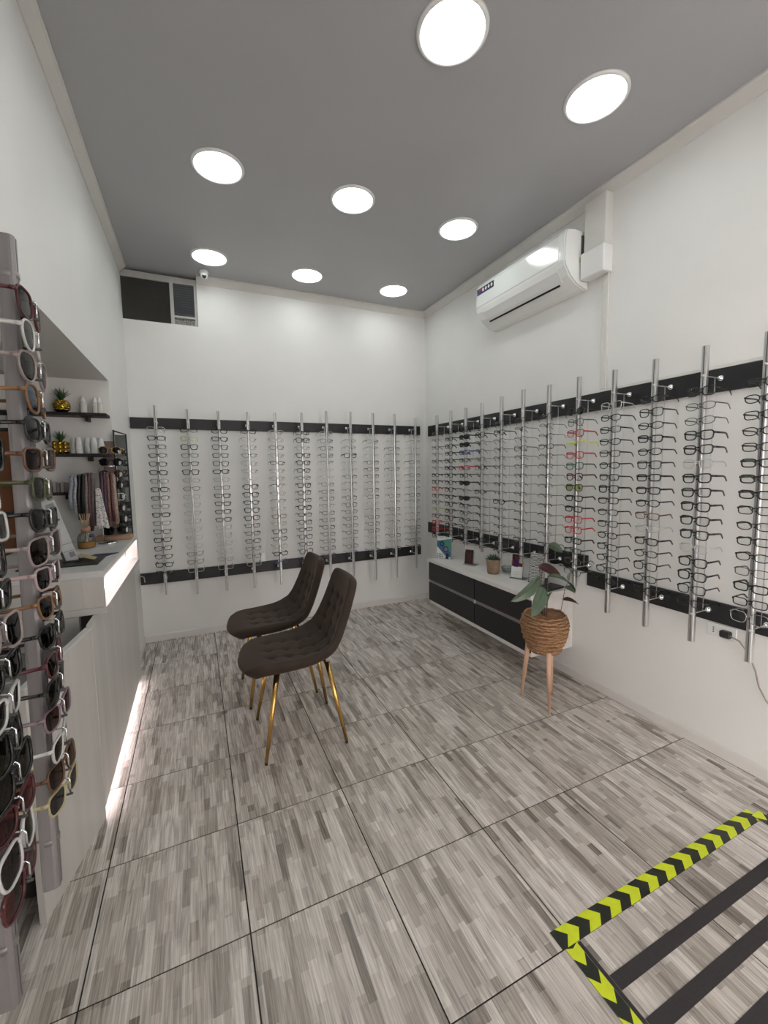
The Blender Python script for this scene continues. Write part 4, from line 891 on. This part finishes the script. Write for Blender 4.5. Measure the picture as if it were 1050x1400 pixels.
photo_card(2.475, 1.665, RZ, 0.078, 0.165, 'sepia photo card in clear acrylic stand, between brochure and succulent pot', [(0, 0, 0, 0, PNKW), (0.04, 0.78, -1, 1, DKB), (0.1, 0.62, -0.65, 0.45, SEP), (0.55, 0.78, -0.3, 0.25, DKB)])
RDP = flat('photo_red', (110, 30, 42), 0.4, noise=0.4, nscale=50); BLP = flat('photo_blue', (52, 48, 130), 0.4, noise=0.3, nscale=50)
photo_card(2.52, 1.125, RZ, 0.085, 0.185, 'white photo card with red and blue picture, beside succulent pot', [(0, 0, 0, 0, PW), (0.48, 0.97, -0.95, 0.95, RDP), (0.46, 0.75, -0.6, 0.2, BLP), (0.75, 0.97, -0.95, -0.3, DKB), (0.25, 0.27, -0.7, 0.7, PNKW), (0.15, 0.17, -0.7, 0.5, PNKW)])
# succulent pot
t = empty('succulent_pot', (2.47, 1.33, CT)); tag(t, 'wood look pot with dark green succulent in the middle of the cabinet', 'plant')
a = MB(); a.lathe([(0, 0), (0.043, 0), (0.046, 0.01), (0.055, 0.108), (0.056, 0.115), (0.051, 0.115), (0.049, 0.10), (0, 0.10)], flat('pot_wood', (138, 116, 92), 0.6, noise=0.35, nscale=30), 28); a.build('pot', t)
SUC = mat('succulent_leaf', (0.03, 0.055, 0.025, 1), 0.5)
for k in range(24):
    q = k*2.4; r_ = 0.012+0.03*(k/24); L_ = 0.042; d = Vector((cos(q), sin(q), 0)); a = MB(); el = 0.35+0.9*(1-k/24)
    p0 = d*r_*0.6+Vector((0, 0, 0.10)); p1 = p0+(d*cos(el)+Vector((0, 0, sin(el))))*L_*0.6; p2 = p0+(d*cos(el)+Vector((0, 0, sin(el)*1.15)))*L_*1.15
    a.tube([p0, p1, p2], [0.0065, 0.009, 0.001], SUC, n=6, flat=(1.3, 0.6)); a.build('leaf', t)
t = MB(); t.lathe([(0, 0), (0.03, 0), (0.045, 0.02), (0.05, 0.045), (0.047, 0.046), (0.042, 0.022), (0.028, 0.005), (0, 0.004)], CLEARP, 24); o = t.build('glass_bowl', None, (2.585, 1.30, CT)); tag(o, 'small clear bowl beside the succulent pot', 'bowl')
# black and white printed panel
t = empty('photo_card', (2.55, 0.955, CT), RZ); tag(t, 'tall black and white patterned card on a black easel behind the plant', 'card')
ZEB = mat('line_print', (0.5, 0.5, 0.5, 1), 0.5); nt = ZEB.node_tree; wv = nt.nodes.new('ShaderNodeTexWave'); wv.inputs['Scale'].default_value = 30; wv.inputs['Distortion'].default_value = 9; wv.inputs['Detail'].default_value = 3; wv.bands_direction = 'Z'
rp = nt.nodes.new('ShaderNodeValToRGB'); rp.color_ramp.elements[0].position = 0.25; rp.color_ramp.elements[0].color = (0.06, 0.06, 0.06, 1); rp.color_ramp.elements[1].position = 0.5; rp.color_ramp.elements[1].color = (0.55, 0.56, 0.54, 1)
tc = nt.nodes.new('ShaderNodeTexCoord'); nt.links.new(tc.outputs['Object'], wv.inputs[0]); nt.links.new(wv.outputs[0], rp.inputs[0]); nt.links.new(rp.outputs[0], nt.nodes['Principled BSDF'].inputs['Base Color'])
M = Matrix.Rotation(radians(-12), 4, 'X'); a = MB(); a.box(-0.055, 0.055, 0, 0.004, 0.01, 0.215, ZEB, M); a.build('card', t)
a = MB(); a.prism([(0.005, 0.0), (0.075, 0.0), (0.060, 0.20), (0.054, 0.20)], 'x', 0.056, 0.060, BLACKP); a.prism([(0.005, 0.0), (0.075, 0.0), (0.060, 0.20), (0.054, 0.20)], 'x', -0.060, -0.056, BLACKP); a.build('easel', t)
a = MB(); a.box(-0.10, 0.10, -0.055, 0.055, 0, 0.012, BLACKP, ch=0.002); o = a.build('folder', None, (2.535, 0.825, CT)); o.rotation_euler = (0, 0, radians(8)); tag(o, 'flat black folder on the near end of the cabinet top', 'folder')

# ================================================================== PLANTER
t = empty('potted_plant', (2.262, 0.587, 0)); tag(t, 'leafy green plant in a woven seagrass basket on three pale wooden legs', 'plant')
SEA = mat('seagrass', (0.40, 0.225, 0.115, 1), 0.75, noise=0.45, nscale=60, bump=0.5, bscale=160, stretch=(1, 1, 3))
SEA2 = mat('seagrass_dark', (0.25, 0.125, 0.055, 1), 0.8, noise=0.45, nscale=60, bump=0.5, bscale=160, stretch=(1, 1, 3))
Z0, Z1 = 0.335, 0.555
def br(z):
    u = (z-Z0)/(Z1-Z0); return 0.092+0.047*sin(min(1, u*1.35)*pi/2)-0.016*max(0, (u-0.72)/0.28)**2
a = MB(); a.lathe([(0, Z0+0.01), (0.08, Z0+0.01)]+[(br(Z0+(Z1-Z0)*k/10)-0.010, Z0+(Z1-Z0)*k/10) for k in range(1, 11)], SEA2, 36); a.build('liner', t)
NR = 26
for k in range(NR):
    z = Z0+0.004+(Z1-Z0)*k/(NR-1); a = MB(); ph = random.random()*6; ph2 = random.random()*6; pts = []
    for q in range(48):
        th = 2*pi*q/48; rr = br(z)-0.003+0.0026*sin(th*9+ph)+0.002*sin(th*17+ph2); pts.append((rr*cos(th), rr*sin(th), z+0.0022*sin(th*4+ph2)+0.001*sin(th*13+ph)))
    a.tube(pts, [0.0046+0.0012*sin(q*1.9+ph) for q in range(48)], SEA if k % 3 else SEA2, n=6, closed=True); a.build('woven_coil', t)
for (x, y) in ((-0.068, 0.115), (-0.068, -0.116), (0.108, 0.036)):
    a = MB(); top = Vector((x*0.72, y*0.72, Z0+0.02)); bot = Vector((x, y, 0)); mid_ = top.lerp(bot, 0.62)
    a.tube([top, mid_], [0.0155, 0.0125], BEECH, n=16); a.tube([mid_, mid_+Vector((0, 0, -0.001)), bot], [0.0125, 0.0108, 0.0075], BEECH, n=16); a.build('leg', t)
a = MB(); a.lathe([(0, 0.445), (0.112, 0.445), (0.112, 0.44), (0, 0.44)], mat('soil', (0.025, 0.018, 0.013, 1), 0.95, noise=0.5, nscale=60, bump=0.8, bscale=80), 28); a.build('soil', t)
LG = mat('plant_leaf', (0.085, 0.125, 0.078, 1), 0.38, noise=0.2, nscale=16); LM = mat('maroon_leaf', (0.055, 0.014, 0.018, 1), 0.45, noise=0.2, nscale=16); LV = mat('leaf_vein', (0.045, 0.085, 0.045, 1), 0.5); STM = mat('plant_stem', (0.075, 0.040, 0.032, 1), 0.5)
P0 = Vector(t.location)
def leaf(base, tip, width, m_, curl=0.012, side=None, droop=0.02, under=None):
    b = Vector(base)-P0; e = Vector(tip)-P0; d = (e-b); L_ = d.length; dn = d.normalized()
    s_ = Vector(side) if side else dn.cross(Vector((0.62, 0.75, 0.25))); s_ = (s_-dn*s_.dot(dn)).normalized(); n = s_.cross(dn)
    if n.z < 0: n = -n
    NS_, NW = 14, 8; vs = []
    for i in range(NS_+1):
        u = i/NS_; w_ = width*(sin(pi*u**0.85)**0.58) if 0 < u < 1 else 0.0006
        c = b+dn*L_*u+n*(4*droop*u*(1-u))
        for j in range(NW+1):
            v = j/NW*2-1; vs.append(c+s_*(w_*v)+n*(curl*(abs(v)**1.6)*(w_/width)+0.0012*sin(u*38)*abs(v)))
    W_ = NW+1; fs_ = [(i*W_+j, i*W_+j+1, i*W_+W_+j+1, i*W_+W_+j) for i in range(NS_) for j in range(NW)]
    a = MB(); nv = len(vs); vs2 = vs+[v-n*0.0012 for v in vs]
    a.raw(vs, fs_, m_, True); a.raw([v-n*0.0010 for v in vs], [f[::-1] for f in fs_], under or m_, True)
    o = a.build('leaf', t); q = MB(); q.tube([b+dn*L_*u+n*(4*droop*u*(1-u)+0.0004) for u in (0, .2, .4, .6, .8, .96)], [0.0022, 0.002, 0.0017, 0.0013, 0.001, 0.0005], LV, n=5); q.build('midrib', o)
def stem(p, q, r=0.0026, bend=(0, 0, 0.03)):
    p = Vector(p)-P0; q = Vector(q)-P0; a = MB(); pts = [p.lerp(q, u)+Vector(bend)*4*u*(1-u) for u in (0, .2, .4, .6, .8, 1)]; a.tube(pts, [r*1.3, r*1.2, r*1.1, r, r*0.9, r*0.8], STM, n=6); a.build('stem', t)
cx, cy = 2.262, 0.587
L1 = (2.19, 0.565, 0.806); leaf(L1, (1.965, 0.55, 0.690), 0.037, LG, droop=0.03); stem((cx-0.004, cy, 0.44), L1)
L2 = (2.205, 0.545, 0.742); leaf(L2, (2.072, 0.50, 0.600), 0.041, LG, droop=0.016); stem((cx-0.01, cy-0.012, 0.44), L2, bend=(0, 0, 0.05))
L3 = (2.275, 0.58, 0.792); leaf(L3, (2.485, 0.56, 0.668), 0.034, LG, side=(0.2, 0.9, 0.25), droop=0.03); stem((cx+0.005, cy-0.004, 0.44), L3)
L4 = (2.225, 0.60, 0.862); leaf(L4, (2.405, 0.60, 0.765), 0.030, LM, droop=0.010, under=LM); stem((cx-0.003, cy+0.012, 0.44), L4, bend=(0, 0, 0.02))
L5 = (2.33, 0.63, 0.975); leaf(L5, (2.435, 0.62, 0.915), 0.026, LG, droop=0.008); stem((cx+0.003, cy+0.018, 0.44), L5, 0.002, bend=(-0.04, 0, 0.05))
L6 = (2.40, 0.575, 0.628); leaf(L6, (2.525, 0.57, 0.585), 0.026, LM, side=(0.15, 0.9, 0.3), droop=0.006); stem((cx+0.075, cy-0.02, 0.44), L6, 0.0022, bend=(0, 0, 0))
L7 = (2.425, 0.585, 0.700); leaf(L7, (2.512, 0.585, 0.655), 0.022, LG, side=(0.2, 0.6, 0.7), droop=0.006); stem((2.40, 0.577, 0.628), L7, 0.0018, bend=(0, 0, 0))
L8 = (2.475, 0.60, 0.735); leaf(L8, (2.492, 0.60, 0.790), 0.014, LG, side=(1, 0.2, 0), droop=0.002); stem(L7, L8, 0.0016, bend=(0, 0, 0))
L9 = (2.225, 0.53, 0.66); leaf(L9, (2.195, 0.47, 0.735), 0.016, LG, side=(1, 0.2, 0), droop=0.002); stem((cx-0.02, cy-0.03, 0.44), L9, 0.002, bend=(0, 0, 0))
stem((cx+0.02, cy+0.03, 0.44), (cx+0.035, cy+0.035, 0.60), 0.0024, bend=(0, 0, 0))

# ================================================================== SOCKETS AND CABLES
a = MB(); a.box(0.884, 0.934, YB-0.010, YB, 0.60, 0.69, WHITEP, ch=0.002); c_ = Vector((0.909, YB, 0.60)); a.v = [tuple(Vector(v)-c_) for v in a.v]; o = a.build('wall_socket', None, c_); tag(o, 'small white wall socket above the lower black board, back wall', 'socket')
t = empty('wall_socket', (XR, -0.14, 0.60)); tag(t, 'white double wall socket below the black board on the right wall', 'socket'); s0 = Vector(t.location)
a = MB(); a.box(XR-0.010, XR, -0.205, -0.080, 0.602, 0.668, WHITEP, ch=0.002); sub(a, 'face_plate', t, s0)
a = MB()
for k in range(3): a.box(XR-0.0112, XR-0.009, -0.112, -0.106, 0.622+k*0.011, 0.627+k*0.011, BLACKP)
sub(a, 'pin_holes', t, s0)
t = empty('power_plug', (XR-0.010, -0.165, 0.632)); tag(t, 'black plug with grey cable in the right wall socket', 'plug'); s0 = Vector(t.location)
a = MB(); a.box(XR-0.040, XR-0.0105, -0.192, -0.146, 0.615, 0.650, BLACKP, ch=0.006); sub(a, 'plug_body', t, s0)
a = MB(); a.tube([(XR-0.030, -0.190, 0.632), (XR-0.028, -0.225, 0.622), (XR-0.022, -0.262, 0.575), (XR-0.016, -0.290, 0.50), (XR-0.012, -0.305, 0.43), (XR-0.010, -0.335, 0.375), (XR-0.010, -0.39, 0.335), (XR-0.010, -0.46, 0.31), (XR-0.010, -0.60, 0.29)], 0.0035, flat('cable_grey', (150, 142, 135), 0.5), n=8); sub(a, 'cable', t, s0)
a = MB(); a.tube([(-0.095, YB-0.10, 0.60), (-0.080, YB-0.10, 0.602), (-0.066, YB-0.09, 0.590), (-0.064, YB-0.08, 0.545)], 0.004, flat('cable_white', (190, 188, 182), 0.5), n=8); c_ = Vector((-0.08, YB-0.09, 0.54)); a.v = [tuple(Vector(v)-c_) for v in a.v]; o = a.build('cable', None, c_); tag(o, 'short white cable hook poking out beside the counter end at back wall', 'cable')

# ================================================================== FLOOR MARKINGS
YEL = mat('tape_yellow', (0.62, 0.72, 0.02, 1), 0.3, noise=0.08, nscale=40); TBK = mat('tape_black', (0.020, 0.021, 0.016, 1), 0.25); GRIP = mat('anti_slip_black', (0.030, 0.025, 0.027, 1), 0.75, noise=0.25, nscale=150, bump=0.4, bscale=600)
def chevron_tape(x0, y0, length, horiz, label, width=0.054, period=0.096, phase=0.0):
    a = MB(); a.box(0, length, -width, 0, 0.0003, 0.0009, TBK)
    n = int(length/period)+1
    for k in range(n):
        s0_ = k*period+phase; hw = period*0.5; sk = 0.028
        for (va, vb, o0, o1) in ((0, -width/2, 0, sk), (-width/2, -width, sk, 0)):
            q = [(s0_+o0, va), (s0_+o0+hw, va), (s0_+o1+hw, vb), (s0_+o1, vb)]; q = [(min(max(u, 0.0), length), v) for u, v in q]
            if q[1][0]-q[0][0] > 0.002: a.prism(q, 'z', 0.0009, 0.0012, YEL)
    o = a.build('hazard_tape', None, (x0, y0, 0)); fixnormals(o.data)
    if not horiz: o.rotation_euler = (0, 0, -pi/2); o.location.z = 0.001
    tag(o, label, 'tape', 'hazard tapes on the floor')
chevron_tape(1.300, -0.398, 1.11, True, 'yellow and black chevron floor tape running across toward the right wall', phase=0.02)
chevron_tape(1.354, -0.453, 1.0, False, 'yellow and black chevron floor tape running toward the camera', width=0.046, phase=-0.02)
chevron_tape(2.444, -0.425, 1.0, False, 'short end of yellow and black chevron floor tape at the right edge', width=0.054, phase=-0.035)
a = MB(); a.box(0, 0.012, -1.0, 0, 0.0003, 0.0012, GRIP); o = a.build('grip_strip', None, (1.356, -0.455, 0)); tag(o, 'thin black edging strip beside the tape running toward the camera', 'strip')
for k in range(6):
    y = -0.553-k*0.104; a = MB(); a.box(0, 1.00, -0.038, 0, 0.0003, 0.0014, GRIP); o = a.build('grip_strip', None, (1.37, y, 0))
    tag(o, 'black anti slip strip on the floor, %s from the chevron tape' % ('nearest' if k == 0 else ORD[k]), 'strip', 'black anti slip strips')
